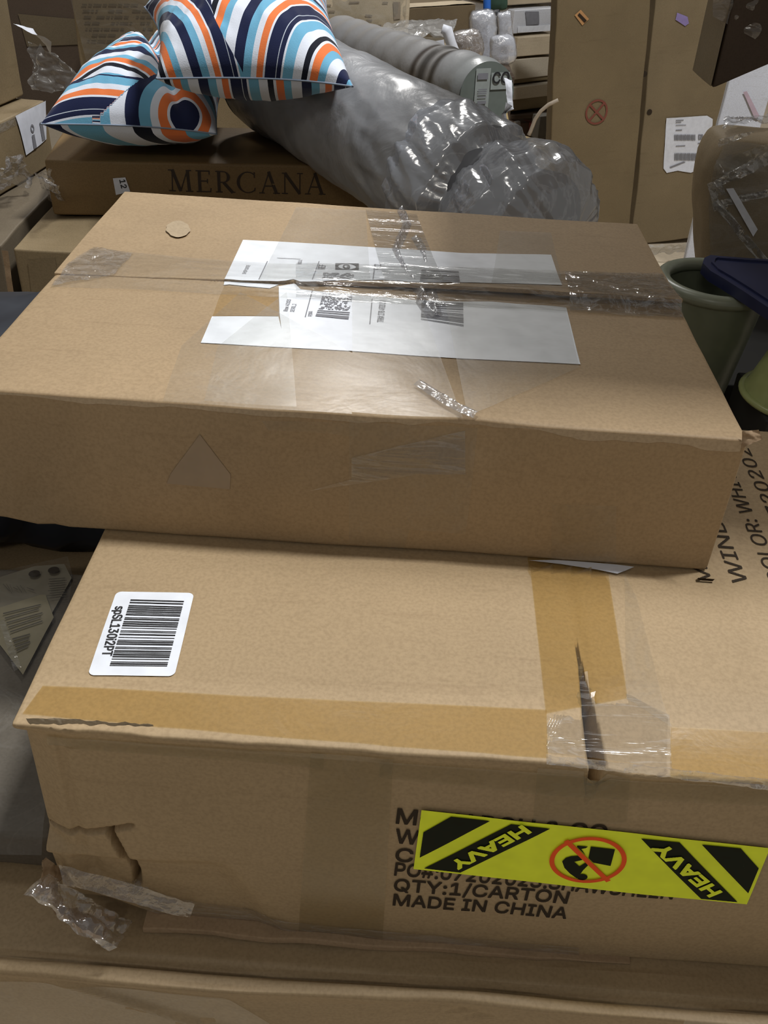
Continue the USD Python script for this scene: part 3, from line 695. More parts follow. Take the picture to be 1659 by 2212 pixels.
#@@PART2
# ================================================================== helpers for the pile behind
def fit_top(tl, tr, ztop, depth, bl=None, h=None):
    a, b = at(tl, z=ztop), at(tr, z=ztop); sx = np.linalg.norm(b - a); x = (b - a) / sx; z = np.array([0, 0, 1.0]); y = np.cross(z, x)
    if h is None:
        n = y; r = ray(bl); t = ((a - CAM) @ n) / (r @ n); h = ztop - (CAM + t * r)[2]
    return frame(x, y, z, a + x * sx / 2 + y * depth / 2 - z * h), (sx, depth, h)
def fit2(tl, tr, bl, y0, depth, width=None):
    """Upright box: top left front corner at pixel tl and distance y0, top edge level through pixel tr, foot of the front at pixel bl."""
    z = at(tl, y=y0)[2]; M, s = fit_top(tl, tr, z, depth, bl=bl)
    if width: M = M @ frame([1, 0, 0], [0, 1, 0], [0, 0, 1], [(width - s[0]) / 2, 0, 0]); s = (width, s[1], s[2])
    return M, s
def to_floor(fit):
    M, s = fit; M = M.copy(); h = M[2, 3] + s[2]; M[2, 3] = 0; return M, (s[0], s[1], h)
def carton(name, label, fit, mat, seed, amp=0.006, r=0.004, step=0.03, cat_="box", b=0.004, group=None):
    M, size = fit
    bx = Box(M, size, bulge(size, amp, seed, b, 7.0))
    t = thing(name, label, cat_, M, group)
    part("body", bx.mesh(r, step), mat, t, smooth=45)
    return bx, t

# ------------------------------------------------------------------ MERCANA carton and the carton it stands on
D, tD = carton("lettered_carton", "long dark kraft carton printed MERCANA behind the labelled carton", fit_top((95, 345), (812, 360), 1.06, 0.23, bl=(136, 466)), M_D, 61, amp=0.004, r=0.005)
Dz = D.M[2, 3]
def serif(txt, cap):
    """Roman capitals drawn as thick and thin strokes with serifs."""
    T, t, s = 0.15, 0.055, 0.05
    def st(a, b, w): return LineString([a, b]).buffer(w / 2, cap_style=2)
    def sf(x, y, w=0.34): return sbox(x - w / 2, y - (0 if y < .5 else s), x + w / 2, y + (s if y < .5 else 0))
    def arc(c, r, a0, a1, w0, w1, sx=1.0):
        th = np.radians(np.linspace(a0, a1, 28)); k = np.linspace(-1, 1, 28); w = w1 + (w0 - w1) * (1 - k ** 2)
        o = [(c[0] + sx * (r + w_ / 2) * math.cos(q), c[1] + (r + .02) * math.sin(q)) for q, w_ in zip(th, w)]
        i = [(c[0] + sx * (r - w_ / 2) * math.cos(q), c[1] + (r - .02) * math.sin(q)) for q, w_ in zip(th, w)]
        return Polygon(o + i[::-1]).buffer(0)
    G = {
        "M": ([st((.16, 0), (.20, 1), t), st((.20, 1), (.56, 0.02), T), st((.56, 0.02), (.93, 1), t), st((.93, 1), (.99, 0), T), sf(.16, 0), sf(.99, 0, .36), sf(.13, 1, .24), sf(1.0, 1, .24)], 1.22),
        "E": ([st((.2, 0), (.2, 1), T), st((.1, .975), (.68, .975), t), st((.1, .025), (.72, .025), t), st((.2, .52), (.58, .52), t), st((.68, 1), (.68, .82), t), st((.71, 0), (.74, .2), t), st((.58, .42), (.58, .62), t), sf(.18, 0, .3), sf(.18, 1, .3)], .86),
        "R": ([st((.2, 0), (.2, 1), T), st((.1, .975), (.42, .975), t), st((.2, .48), (.45, .48), t), arc((.42, .73), .245, -90, 90, T, t, 1.0), st((.42, .48), (.86, .0), T), sf(.2, 0), sf(.88, 0, .22), sf(.16, 1, .24)], .98),
        "C": ([arc((.55, .5), .48, 48, 312, T, t, .98), st((.87, .98), (.87, .72), t), st((.87, .1), (.9, .26), t)], 1.04),
        "A": ([st((.12, 0), (.47, 1.02), t), st((.45, 1.02), (.84, 0), T), st((.25, .36), (.68, .36), t), sf(.12, 0, .28), sf(.84, 0, .34)], 1.0),
        "N": ([st((.17, 0), (.17, 1), t), st((.17, .98), (.92, .02), T), st((.92, 0), (.92, 1), t), sf(.17, 0, .3), sf(.15, 1, .26), sf(.92, 1, .3)], 1.12)}
    x, out = 0, []
    for ch in txt:
        g, w = G[ch]; out.append(affinity.translate(unary_union(g), x, 0)); x += w + 0.08
    return [affinity.scale(g, cap, cap, origin=(0, 0)) for g in out], x * cap
lets, wid = serif("MERCANA", 1.0)
a, b_ = D.ab("front", [(366, 411), (706, 420)])
L_ = np.linalg.norm(b_ - a); dirx = (b_ - a) / L_; capD = abs(D.ab("front", [(366, 366)])[0][1] - a[1]) * 1.02
for g in lets:
    g2 = affinity.affine_transform(g, [dirx[0] * L_ / wid, -dirx[1] * capD, dirx[1] * L_ / wid, dirx[0] * capD, a[0], a[1]])
    part("printed_letter", D.patch("front", g2, 0.0005, None), mat_simple("dark_brown_print", (0.035, 0.02, 0.01), 0.7), tD)
tg = D.decal("size_tag", "front", [(244, 384), (271, 382), (282, 412), (251, 420)], M_PAPER2, tD, off=0.001, label="small white tag with black characters")
ta, tb = D.ab("front", [(264, 411), (258, 387)])
part("tag_print", D.text_vf("front", "12", tb, ta - tb, 0.009, 0.0014, True), M_INK, tg)

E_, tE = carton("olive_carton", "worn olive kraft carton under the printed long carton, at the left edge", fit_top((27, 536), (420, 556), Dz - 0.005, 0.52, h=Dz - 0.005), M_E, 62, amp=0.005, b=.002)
E_.decal("dirt_patch", "front", [(60, 560), (120, 556), (130, 640), (70, 650)], mat_card("kraft_soiled", (0.24, 0.18, 0.10), 33.0), tE, off=0.0008, edge=.03)
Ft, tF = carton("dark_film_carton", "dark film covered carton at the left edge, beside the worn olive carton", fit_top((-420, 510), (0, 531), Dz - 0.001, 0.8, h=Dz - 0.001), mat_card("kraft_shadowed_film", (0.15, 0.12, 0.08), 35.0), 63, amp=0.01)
fpl = Ft.ab("front", [(6, 536), (20, 538), (46, 690), (34, 690)])
part("side_flap", sheet(*[Ft.pt("front", [p], 0.012)[0] for p in fpl], 8, 20, 0.003, 30, 4, False), M_EDGE, tF, smooth=True, label="pale upright flap edge between two dark gaps")
dsh = sheet(Ft.pt("top", Ft.ab("top", [(-60, 515)]), .004)[0], Ft.pt("top", Ft.ab("top", [(88, 470)]), .006)[0], Ft.pt("top", Ft.ab("top", [(95, 468)]), .006)[0], Ft.pt("top", Ft.ab("top", [(-60, 470)]), .004)[0], 20, 14, 0.006, 14, 3)
# film scraps between the cartons
fs1 = sheet(at((70, 385), z=1.04), at((97, 372), z=1.075), at((133, 452), z=Dz + .01), at((108, 440), z=Dz + .012), 26, 40, 0.012, 26, 5, True, 0, .01)
solo("film_scrap", fs1, M_CRINK, "torn white film strip hanging at the left end of the printed long carton", "plastic film", smooth=True)
fs2 = sheet(at((-30, 408), z=1.03), at((60, 352), z=1.05), at((78, 400), z=Dz + .012), at((-20, 438), z=Dz + .012), 50, 40, 0.022, 20, 6, True, 0, .015)
solo("film_scrap", fs2, M_CRINK, "shiny crumpled clear film under the labelled carton at the left edge", "plastic film", smooth=True)

# ------------------------------------------------------------------ left pile
G_, tG = carton("side_label_carton", "grey-brown taped carton with white label at the left edge", fit_top((-120, 322), (97, 216), 1.085, 0.6, h=1.085 - Dz - .004), M_E, 64, amp=0.006)
gl = G_.decal("shipping_label", "front", [(30, 250), (97, 217), (97, 300), (85, 310), (50, 335)], M_PAPER2, tG, off=0.002, label="white label with grey print")
for q in ([(62, 292), (68, 289), (73, 318), (66, 321)], [(80, 265), (87, 262), (93, 300), (86, 304)]): part("label_print", G_.patch("front", G_.poly("front", q), 0.003, None), M_INKG, gl)
gq = G_.ab("front", [(64, 277)])[0]
part("label_print", G_.patch("front", Point(gq).buffer(.007).difference(Point(gq).buffer(.0035)), 0.003, None), M_INKG, gl)
G_.decal("clear_tape", "front", [(-60, 300), (40, 245), (44, 262), (-60, 318)], M_TAPEW, tG, off=0.001)
HM0, Hs0 = fit_top((-160, 300), (52, 207), 1.089, 0.5, h=0.02)
Hm = HM0.copy(); Hm[2, 3] = 1.090
H_, tH = carton("tall_side_carton", "plain kraft carton with a torn paper flap, stacked on the side label carton", (Hm, (Hs0[0], 0.5, 0.45)), M_E, 65)
hp = H_.ab("front", [(22, 50), (46, 58), (62, 110), (40, 84)])
part("torn_flap", sheet(*[H_.pt("front", [p], .004 + .02 * k)[0] for k, p in enumerate(hp)], 12, 22, 0.006, 30, 3, False, 0, .004), M_PAPER2, tH, smooth=True, label="white torn paper flap")
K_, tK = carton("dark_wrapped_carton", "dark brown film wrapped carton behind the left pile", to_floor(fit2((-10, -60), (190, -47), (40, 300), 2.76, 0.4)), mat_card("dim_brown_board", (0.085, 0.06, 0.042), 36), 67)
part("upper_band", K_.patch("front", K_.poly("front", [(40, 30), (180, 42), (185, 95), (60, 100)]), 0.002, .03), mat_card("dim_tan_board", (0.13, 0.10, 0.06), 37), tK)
kf = sheet(at((45, 80), y=2.36), at((110, 120), y=2.3), at((195, 185), y=2.25), at((60, 195), y=2.3), 40, 40, 0.03, 14, 5, True, 0, .02)
part("loose_wrap", (kf[0] @ K_.Mi[:3, :3].T + K_.Mi[:3, 3], kf[1]), M_WRAP, tK, smooth=True)
I_, tI = carton("printed_wrapped_carton", "kraft carton with faint print behind the striped cushions", to_floor(fit2((147, -60), (640, -27), (188, 150), 2.35, 0.35)), mat_card("kraft_dusty", (0.27, 0.20, 0.11), 38, mott=.2), 68)
rows_ = []
rng = random.Random(9)
for k in range(7):
    y = 8 + k * 13
    x = 178
    while x < 320:
        w = rng.randint(4, 18)
        if rng.random() < 0.75: rows_.append(I_.patch("front", I_.poly("front", [(x + k * 2, y), (x + w + k * 2, y + .5), (x + w + k * 2, y + 4.5), (x + k * 2, y + 4)]), 0.0015, None))
        x += w + 3
part("faint_print", cat(*rows_), mat_simple("faded_print", (0.15, 0.11, 0.06), .8), tI, kind="stuff")
I_.decal("wrap_film", "front", [(150, -20), (330, -20), (330, 110), (190, 140)], M_WRAP, tI, off=0.004, edge=0.03)

# ------------------------------------------------------------------ striped cushions
SEQ = [("w", 16), ("n", 15), ("b", 13), ("w", 9), ("o", 10), ("w", 3), ("n", 17), ("g", 1.2), ("n", 7), ("w", 3), ("b", 16), ("w", 14), ("k", 9), ("w", 4), ("o", 12), ("b", 12)]
COL = {"w": (0.72, 0.76, 0.84), "n": (0.012, 0.017, 0.055), "b": (0.16, 0.42, 0.60), "o": (0.78, 0.20, 0.06), "g": (0.5, 0.55, 0.6), "k": (0.008, 0.010, 0.018)}
tot = sum(w for _, w in SEQ); stops, acc = [], 0
for c_, w in SEQ: stops.append((acc / tot, COL[c_])); acc += w
M_STRIPE = usdkit.material(stage, LK + "striped_cotton", {
    "a": ("attribute", {"attribute": "stripe_a"}), "b": ("attribute", {"attribute": "stripe_b"}), "m": ("attribute", {"attribute": "stripe_mask"}),
    "fa": ("math", {"math_type": "fraction"}), "fb": ("math", {"math_type": "fraction"}), "gt": ("math", {"math_type": "greater_than", "value2": 0.0}),
    "ra": ("rgb_ramp", {"ramp": stops, "interpolate": False}), "rb": ("rgb_ramp", {"ramp": stops, "interpolate": False}),
    "mx": ("mix_color", {"blend_type": "mix"}), "tc": ("texture_coordinate", {}), "w": ("noise_texture", {"scale": 500.0, "detail": 2.0}),
    "bp": ("bump", {"strength": 0.3, "distance": 0.0008}), "p": ("principled_bsdf", {"roughness": 0.9, "specular_ior_level": 0.15, "sheen_weight": 0.15})},
    [("a.fac", "fa.value1"), ("b.fac", "fb.value1"), ("m.fac", "gt.value1"), ("fa.value", "ra.fac"), ("fb.value", "rb.fac"), ("gt.value", "mx.fac"),
     ("ra.color", "mx.a"), ("rb.color", "mx.b"), ("mx.result", "p.base_color"), ("tc.object", "w.vector"), ("w.fac", "bp.height"), ("bp.normal", "p.normal")], surface="p.BSDF")
def cushion(label, c3, cd, T, pattern, shape, under_pattern, seed, n=190, kpx=1150):
    """Square knife-edged pillow over four corners c3 (near left, near right, back right, back left); cd are the cloth's design coordinates there."""
    c3 = [np.asarray(c) for c in c3]; cd = [np.asarray(c, float) for c in cd]
    o = sum(c3) / 4
    u, w = np.meshgrid(np.linspace(-1, 1, n), np.linspace(-1, 1, n), indexing="ij"); u, w = u.ravel(), w.ravel()
    def bil(c, u, w):
        s, t = (u + 1) / 2, (w + 1) / 2
        return ((1 - s) * (1 - t))[:, None] * c[0] + (s * (1 - t))[:, None] * c[1] + (s * t)[:, None] * c[2] + ((1 - s) * t)[:, None] * c[3]
    pu, pw = u * (1 - 0.10 * (1 - w ** 2) * np.abs(u)), w * (1 - 0.08 * (1 - u ** 2) * np.abs(w))
    P = bil(c3, pu, pw)
    N = np.cross(c3[1] - c3[0], c3[3] - c3[0]); N /= np.linalg.norm(N)
    prof = np.clip((1 - np.abs(u) ** 2.4) * (1 - np.abs(w) ** 2.4), 0, 1) ** 0.5
    edge = np.minimum(1 - np.abs(u), 1 - np.abs(w))
    wr = (fbm(np.c_[u * 3, w * 3, u * 0 + seed], 3, seed) - .5) * 0.02 * sstep(0, .25, edge)
    top = P + N * (T * prof * shape(u, w) + wr)[:, None]; bot = P - N * (T * 0.72 * prof + wr * .5)[:, None]
    i = np.arange(n - 1)[:, None] * n + np.arange(n - 1)[None, :]
    q = np.stack([i, i + n, i + n + 1, i + 1], -1).reshape(-1, 4); f = np.vstack([q[:, [0, 1, 2]], q[:, [0, 2, 3]]])
    t = thing("striped_cushion", label, "cushion", frame([1, 0, 0], [0, 1, 0], [0, 0, 1], o), "striped cushions")
    for nm, V, ff, pat in (("cover", top, f, pattern), ("underside", bot, f[:, ::-1], under_pattern)):
        p = part(nm, (V - o, ff), M_STRIPE, t, smooth=True)
        D_ = bil(cd, u, w)
        if nm == "cover":
            G = V.reshape(n, n, 3); arc = np.concatenate([np.zeros((n, 1)), np.cumsum(np.linalg.norm(np.diff(G, axis=1), axis=2), axis=1)], 1).ravel()
            near = bil(cd, u, w * 0 - 1); D_ = np.c_[near[:, 0] + (D_[:, 0] - near[:, 0]) * .6, near[:, 1] - kpx * arc]
        a_, b__, m_ = pat(D_)
        for k, vals in (("stripe_a", a_), ("stripe_b", b__), ("stripe_mask", m_)): fattr(p, k, vals)
    ring_ = [(-1 + 2 * k / 60, -1) for k in range(60)] + [(1, -1 + 2 * k / 60) for k in range(60)] + [(1 - 2 * k / 60, 1) for k in range(60)] + [(-1, 1 - 2 * k / 60) for k in range(61)]
    ru, rw = np.array(ring_).T
    ru2, rw2 = ru * (1 - 0.10 * (1 - rw ** 2) * np.abs(ru)), rw * (1 - 0.08 * (1 - ru ** 2) * np.abs(rw))
    part("seam", tube(bil(c3, ru2, rw2) - o, 0.0013, 6, False), mat_simple("seam_thread", (0.25, 0.3, 0.38), .9), t, smooth=True)
    return t
def pat_top(D_):
    x, y = D_[:, 0], D_[:, 1]
    ra = np.hypot(x - 205, (y - 225) * 0.95); a_ = ra / 205 + 0.03
    rb = np.hypot(x - 835, (y - 235) * 1.0); b__ = -rb / 215 + 8.66
    m_ = (x - 0.0) - (470 + 60 * sstep(30, 175, y) * (y - 30) / 145)
    # above the pinch the cloth fans out
    return a_, b__, m_
def pat_low(D_):
    x, y = D_[:, 0], D_[:, 1]
    horiz = ((y - 195 + 10 * np.sin((x - 90) / 60)) / 1.21 + 31) / tot
    lobe = (83 - np.hypot(x - 398, (y - 262) * 1.1) / 2.0) / tot
    diag = (x - 205) / 140 - (266 - y) / 100
    b__ = (np.hypot(x - 225, y - 300) / 1.15 + 8) / tot
    a_ = np.where(diag > 0, lobe, horiz)
    m_ = np.where(diag > 0, -1.0, (178 + 0.10 * (x - 150)) - y)
    return a_ + 4, b__ + 4, m_
def pat_under(D_): return D_[:, 0] / 225 + .2, D_[:, 0] / 225 + .2, D_[:, 0] * 0 - 1
def pat_under2(D_):
    d = D_[:, 1] * 0.8 + 0.15 * D_[:, 0]; return d / 150, d / 150, D_[:, 0] * 0 - 1
cushion("striped cushion lying flat at the left end of the printed long carton", [at((88, 268), z=1.125), at((468, 290), z=1.12), at((510, 120), z=1.14), at((235, 150), z=1.145)],
        [(88, 268), (468, 292), (500, 95), (215, 95)], 0.085, pat_low, lambda u, w: 1 - 0.30 * np.exp(-((u - .12 + .55 * (w + .1)) / .10) ** 2) + .1 * np.exp(-((u - .6) / .3) ** 2), pat_under2, 3)
cushion("plump striped cushion propped on the other cushion and the grey roll", [at((338, 170), z=1.222), at((762, 187), z=1.228), at((705, -40), z=1.275), at((312, 15), z=1.28)],
        [(338, 170), (762, 187), (705, -95), (320, -5)], 0.095, pat_top, lambda u, w: 1 - 0.55 * np.exp(-((u + .42) / .14) ** 2) * sstep(-.2, .7, w) , pat_under, 5)

# ------------------------------------------------------------------ rolls in plastic
M_POLY = usdkit.material(stage, LK + "grey_poly_bag", {
    "tc": ("texture_coordinate", {}), "mp": ("mapping", {"scale": (1.0, 1.0, 1.0)}), "n": ("noise_texture", {"scale": 9.0, "detail": 5.0, "roughness": 0.6, "distortion": 0.8}),
    "r": ("rgb_ramp", {"ramp": [(0.3, (0.22, 0.225, 0.235)), (0.6, (0.30, 0.305, 0.315)), (0.8, (0.36, 0.365, 0.38))]}),
    "b": ("bump", {"strength": 0.5, "distance": 0.008}), "p": ("principled_bsdf", {"roughness": 0.36, "specular_ior_level": 0.6, "coat_weight": 0.3, "coat_roughness": 0.2})},
    [("tc.object", "mp.vector"), ("mp.vector", "n.vector"), ("n.fac", "r.fac"), ("n.fac", "b.height"), ("r.color", "p.base_color"), ("b.normal", "p.normal")], surface="p.BSDF")
M_BAG = mat_film("milky_bag", tint=(0.86, 0.88, 0.9), haze=0.45, haze_color=(0.58, 0.61, 0.67), rough=0.16, bump=0.5, scale=14, gloss=0.5, streak=0.2)
def swept(P0, P1, rfun, ns, nt, disp, s0=0.0, s1=1.0, close=(True, True)):
    ax = P1 - P0; L = np.linalg.norm(ax); ax /= L
    a_ = np.cross(ax, [0, 0, 1]); a_ /= np.linalg.norm(a_); b2 = np.cross(a_, ax)
    s_, th = np.meshgrid(np.linspace(s0, s1, ns), np.linspace(0, 2 * np.pi, nt, endpoint=False), indexing="ij"); s_, th = s_.ravel(), th.ravel()
    dirs = np.cos(th)[:, None] * a_ + np.sin(th)[:, None] * b2
    base = P0 + ax * (s_ * L)[:, None]; r = rfun(s_, th)
    V = base + dirs * r[:, None]; V = V + dirs * disp(V, s_, th)[:, None]
    f = []
    i = np.arange(ns - 1)[:, None] * nt + np.arange(nt)[None, :]; j = np.arange(ns - 1)[:, None] * nt + (np.arange(nt)[None, :] + 1) % nt
    q = np.stack([i, i + nt, j + nt, j], -1).reshape(-1, 4); f = np.vstack([q[:, [0, 2, 1]], q[:, [0, 3, 2]]])
    c = len(V)
    if close[0]: V = np.vstack([V, V[:nt].mean(0)]); f = np.vstack([f, [[len(V) - 1, (k) % nt, (k + 1) % nt] for k in range(nt)]])
    if close[1]: V = np.vstack([V, V[c - nt:c].mean(0)]); f = np.vstack([f, [[len(V) - 1, c - nt + (k + 1) % nt, c - nt + k] for k in range(nt)]])
    return V, f
P1 = at((1165, 492), d=1.25); P0 = at((640, 190), d=1.735)
RR = 0.094
tR = thing("bagged_roll", "large grey plastic bagged roll lying slantwise behind the labelled carton", "roll", frame([1, 0, 0], [0, 1, 0], [0, 0, 1], P1))
def r_main(s_, th): return RR * (1 - 0.10 * sstep(0.62, 0.75, s_) + 0.0 * th)
def d_main(V, s_, th): return 0.012 * (fbm(V * 14, 4, 81) - .5) + 0.006 * (1 - np.abs(fbm(np.c_[th * 1.2, s_ * 5 + th * .8, s_ * 0], 4, 82) - .5) * 4) * sstep(.2, .6, s_)
Vr, fr_ = swept(P0, P1, r_main, 110, 120, d_main, -0.15, 0.80)
part("bag_body", (Vr - P1, fr_), M_POLY, tR, smooth=True)
def r_lobe(s_, th):
    k = (s_ - 0.66) / 0.42
    env = np.interp(k, [0, .1, .34, .42, .52, .72, .86, .94, 1.0], [.97, 1.03, .97, .74, .90, .98, .88, .62, .12])
    pleat = 1 + 0.045 * np.sin(th * 9 + 4 * k) * np.exp(-((k - .42) / .16) ** 2) + 0.010 * np.sin(th * 5 + 2)
    return RR * env * pleat
def d_lobe(V, s_, th):
    k = (s_ - 0.66) / 0.42; w = th + 0.9 * (k - .42)
    long_ = 1 - np.abs(fbm(np.c_[np.cos(w) * 3.2, np.sin(w) * 3.2, k * 1.6], 4, 83) - .5) * 4
    cross = 1 - np.abs(fbm(np.c_[np.cos(th) * 2.0, np.sin(th) * 2.0, k * 7], 3, 84) - .5) * 4
    return 0.007 * long_ + 0.003 * cross * sstep(.5, .9, k) + 0.014 * (fbm(V * 9, 2, 86) - .5)
Vl, fl_ = swept(P0, P1, r_lobe, 150, 150, d_lobe, 0.66, 1.08)
part("folded_bag_end", (Vl - P1, fl_), M_BAG, tR, smooth=True, label="crinkled clear bag end, gathered and folded over")
def r_core(s_, th): return RR * np.interp(s_, [.8, .86, .90, 1.0, 1.03], [.80, .80, .62, .74, .70]) + 0 * th
Vc, fc_ = swept(P0, P1, r_core, 40, 60, lambda V, s_, th: 0.006 * (fbm(V * 20, 3, 85) - .5), 0.78, 1.0)
part("rolled_goods", (Vc - P1, fc_), mat_simple("grey_backing", (0.12, 0.125, 0.14), .5), tR, smooth=True)
# print on the bag
Pq = [at((1068, 425), d=1.235), at((1140, 385), d=1.255)]
v2, f2 = text2d("10701", True); e1 = (Pq[1] - Pq[0]); w_ = np.linalg.norm(e1); e1 /= w_; e2 = -down * .9 - right * .3; e2 /= np.linalg.norm(e2)
v2_ = (v2 - 0) * [w_ / v2[:, 0].max(), 0.010]
part("bag_print", (Pq[0] + v2_[:, :1] * e1 + v2_[:, 1:] * e2 - P1, f2), M_INKG, tR)

Q1, Q0 = at((1050, 205), d=2.25), at((735, 95), d=3.0)
RQ = 0.073
tQ = thing("banded_roll", "thinner grey wrapped roll with a barcode label on its end, behind the large roll", "roll", frame([1, 0, 0], [0, 1, 0], [0, 0, 1], Q1))
M_BAND = usdkit.material(stage, LK + "banded_wrap", {
    "a": ("attribute", {"attribute": "along"}), "r": ("rgb_ramp", {"ramp": [(0, (0.26, 0.26, 0.265)), (.70, (0.26, 0.255, 0.25)), (.72, (.06, .05, .045)), (.735, (.06, .05, .045)), (.755, (.26, .25, .24)), (.775, (.055, .05, .045)), (.79, (.055, .05, .045)), (.81, (.27, .26, .25)), (.83, (.06, .055, .05)), (.845, (.06, .055, .05)), (.865, (.26, .26, .26)), (1, (.22, .23, .225))]}),
    "tc": ("texture_coordinate", {}), "n": ("noise_texture", {"scale": 22.0, "detail": 4.0}), "b": ("bump", {"strength": 0.5, "distance": 0.004}), "p": ("principled_bsdf", {"roughness": 0.33, "specular_ior_level": 0.6})},
    [("a.fac", "r.fac"), ("r.color", "p.base_color"), ("tc.object", "n.vector"), ("n.fac", "b.height"), ("b.normal", "p.normal")], surface="p.BSDF")
def r_q(s_, th): return RQ * (1 - 0.08 * sstep(.96, 1.0, s_)) + 0 * th
Vq, fq = swept(Q0, Q1, r_q, 90, 60, lambda V, s_, th: 0.006 * (fbm(V * 14, 3, 91) - .5) + .002 * np.sin(s_ * 60), 0.0, 1.0)
pq = part("roll_body", (Vq - Q1, fq), M_BAND, tQ, smooth=40)
pts_ = np.array(UsdGeom.Mesh(pq).GetPointsAttr().Get()); axq = (Q1 - Q0); fattr(pq, "along", np.clip(((pts_ + Q1 - Q0) @ axq) / (axq @ axq), 0, 1))
axn = axq / np.linalg.norm(axq); ea = np.cross(axn, [0, 0, 1]); ea /= np.linalg.norm(ea); eb = np.cross(ea, axn)
ea = ea if ea @ right > 0 else -ea
def qend(pts2, off): pts2 = np.asarray(pts2, float); return axn * off + pts2[:, :1] * ea * RQ + pts2[:, 1:] * eb * RQ
def qdecal(nm, poly, mat, off, **k):
    v, f = tri2d(poly); return part(nm, (qend(v, off), f), mat, tQ, **k)
qdecal("end_cap", Point(0, 0).buffer(0.93, 32), mat_simple("dull_green_film", (0.16, 0.185, 0.165), .3), 0.004)
qdecal("end_label", sbox(-.45, -.82, .05, .75), mat_simple("grey_label", (0.33, 0.36, 0.34), .4), 0.006, label="grey barcode strip label")
qdecal("end_label", sbox(.08, .15, .72, .62), mat_simple("grey_label", (0.33, 0.36, 0.34), .4), 0.006)
part("end_print", cat(*[(qend(tri2d(g)[0], .008), tri2d(g)[1]) for g in [sbox(-.4, .45, -.05, .62), sbox(-.38, -.8, 0, -.66)] + bars(-.35, -.05, -.5, .2, 5, .03)]), M_INKG, tQ)
v2, f2 = text2d("CO.", True); part("end_print", (qend(v2 * .3 + [.12, .33], .008), f2), M_INK, tQ)
tail = sheet(at((1092, 165), d=2.2), at((1106, 170), d=2.2), at((1110, 235), d=2.15), at((1098, 240), d=2.15), 16, 24, 0.008, 30, 3, True, 0, .006)
part("film_tail", (tail[0] - Q1, tail[1]), M_PAPER2, tQ, smooth=True, label="twisted white film tail")
part("film_tail", tube([at(p, d=2.15) - Q1 for p in [(1100, 225), (1088, 247), (1096, 280), (1112, 330)]], [.009, .005, .004, .003], 8), M_PAPER2, tQ, smooth=True)
O_, tO = carton("low_olive_carton", "olive kraft carton below the end of the banded roll", fit_top((1012, 262), (1102, 268), Q1[2] - RQ - .01, 0.5, h=Q1[2] - RQ - .01), mat_card("kraft_mustard", (0.30, 0.22, 0.095), 40), 92)

# ------------------------------------------------------------------ tall cartons at the back right
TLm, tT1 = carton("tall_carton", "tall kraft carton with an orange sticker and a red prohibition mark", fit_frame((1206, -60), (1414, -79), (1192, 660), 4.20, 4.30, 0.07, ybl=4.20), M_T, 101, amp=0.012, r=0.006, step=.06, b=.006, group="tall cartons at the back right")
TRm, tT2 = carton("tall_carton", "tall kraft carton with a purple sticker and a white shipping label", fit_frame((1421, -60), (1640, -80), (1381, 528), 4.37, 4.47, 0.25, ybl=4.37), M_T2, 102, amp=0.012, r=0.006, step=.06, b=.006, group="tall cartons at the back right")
TLm.decal("orange_sticker", "front", [(1240, 32), (1253, 20), (1271, 40), (1257, 54)], mat_simple("orange_paper", (0.50, 0.26, 0.10), .6), tT1, off=.004)
for q in ([(1246, 32), (1250, 27), (1266, 43), (1261, 48)],): part("sticker_print", TLm.patch("front", TLm.poly("front", q), .006, None), M_INKB, tT1)
cq = TLm.ab("front", [(1287, 241)])[0]; rr = abs(TLm.ab("front", [(1311, 241)])[0][0] - cq[0])
rg = Point(cq).buffer(rr, 24).difference(Point(cq).buffer(rr * .84, 24))
for d_ in ((1, 1), (1, -1)): rg = rg.union(LineString([cq - rr * .66 * np.array(d_), cq + rr * .66 * np.array(d_)]).buffer(rr * .09))
part("prohibition_mark", TLm.patch("front", rg, .004, None), M_INKR, tT1, label="red circle with a cross")
TRm.decal("purple_sticker", "front", [(1461, 27), (1483, 36), (1486, 50), (1478, 56), (1457, 42)], mat_simple("purple_paper", (0.26, 0.20, 0.42), .6), tT2, off=.004)
tl_ = TRm.decal("shipping_label", "front", [(1438, 254), (1525, 249), (1537, 256), (1537, 270), (1528, 285), (1521, 360), (1490, 372), (1462, 368), (1438, 373), (1431, 363)], M_PAPER2, tT2, off=.005, label="white shipping label with torn edge")
z5, s5 = (1100, 0), 2.968
def tall_print(qs): return cat(*[TRm.patch("front", TRm.poly("front", zp(q, z5, s5)), .008, None) for q in qs])
def zq(x0, y0, x1, y1): return [(x0, y0), (x1, y0 - 2), (x1, y1 - 2), (x0, y1)]
qs = [zq(1050 + i * 8, 860, 1055 + i * 8 + (i % 3), 897) for i in range(17)] + [zq(1203, 858, 1210, 890), zq(1203, 858, 1234, 864), zq(1203, 886, 1234, 892), zq(1226, 858, 1234, 892), zq(1214, 868, 1224, 882)]
qs += [zq(1052 + i * 8, 980, 1057 + i * 8 + (i * 7 % 3), 1026) for i in range(20)]
qs += [zq(1060, 765, 1110, 770), zq(1060, 778, 1095, 783), zq(1060, 797, 1125, 801), zq(1060, 828, 1100, 834), zq(1060, 930, 1120, 935), zq(1200, 912, 1228, 918), zq(1200, 940, 1228, 945), [(1020, 1068), (1028, 1075), (1125, 1035), (1110, 1032)]]
part("label_print", tall_print(qs), M_INKG, tl_, kind="stuff")
for p in ((1402, 242), (1393, 160)):
    c0 = TRm.ab("front", [p])[0]; part("staple_hole", TRm.patch("front", Point(c0).buffer(.012), .003, None), M_INKB, tT2)
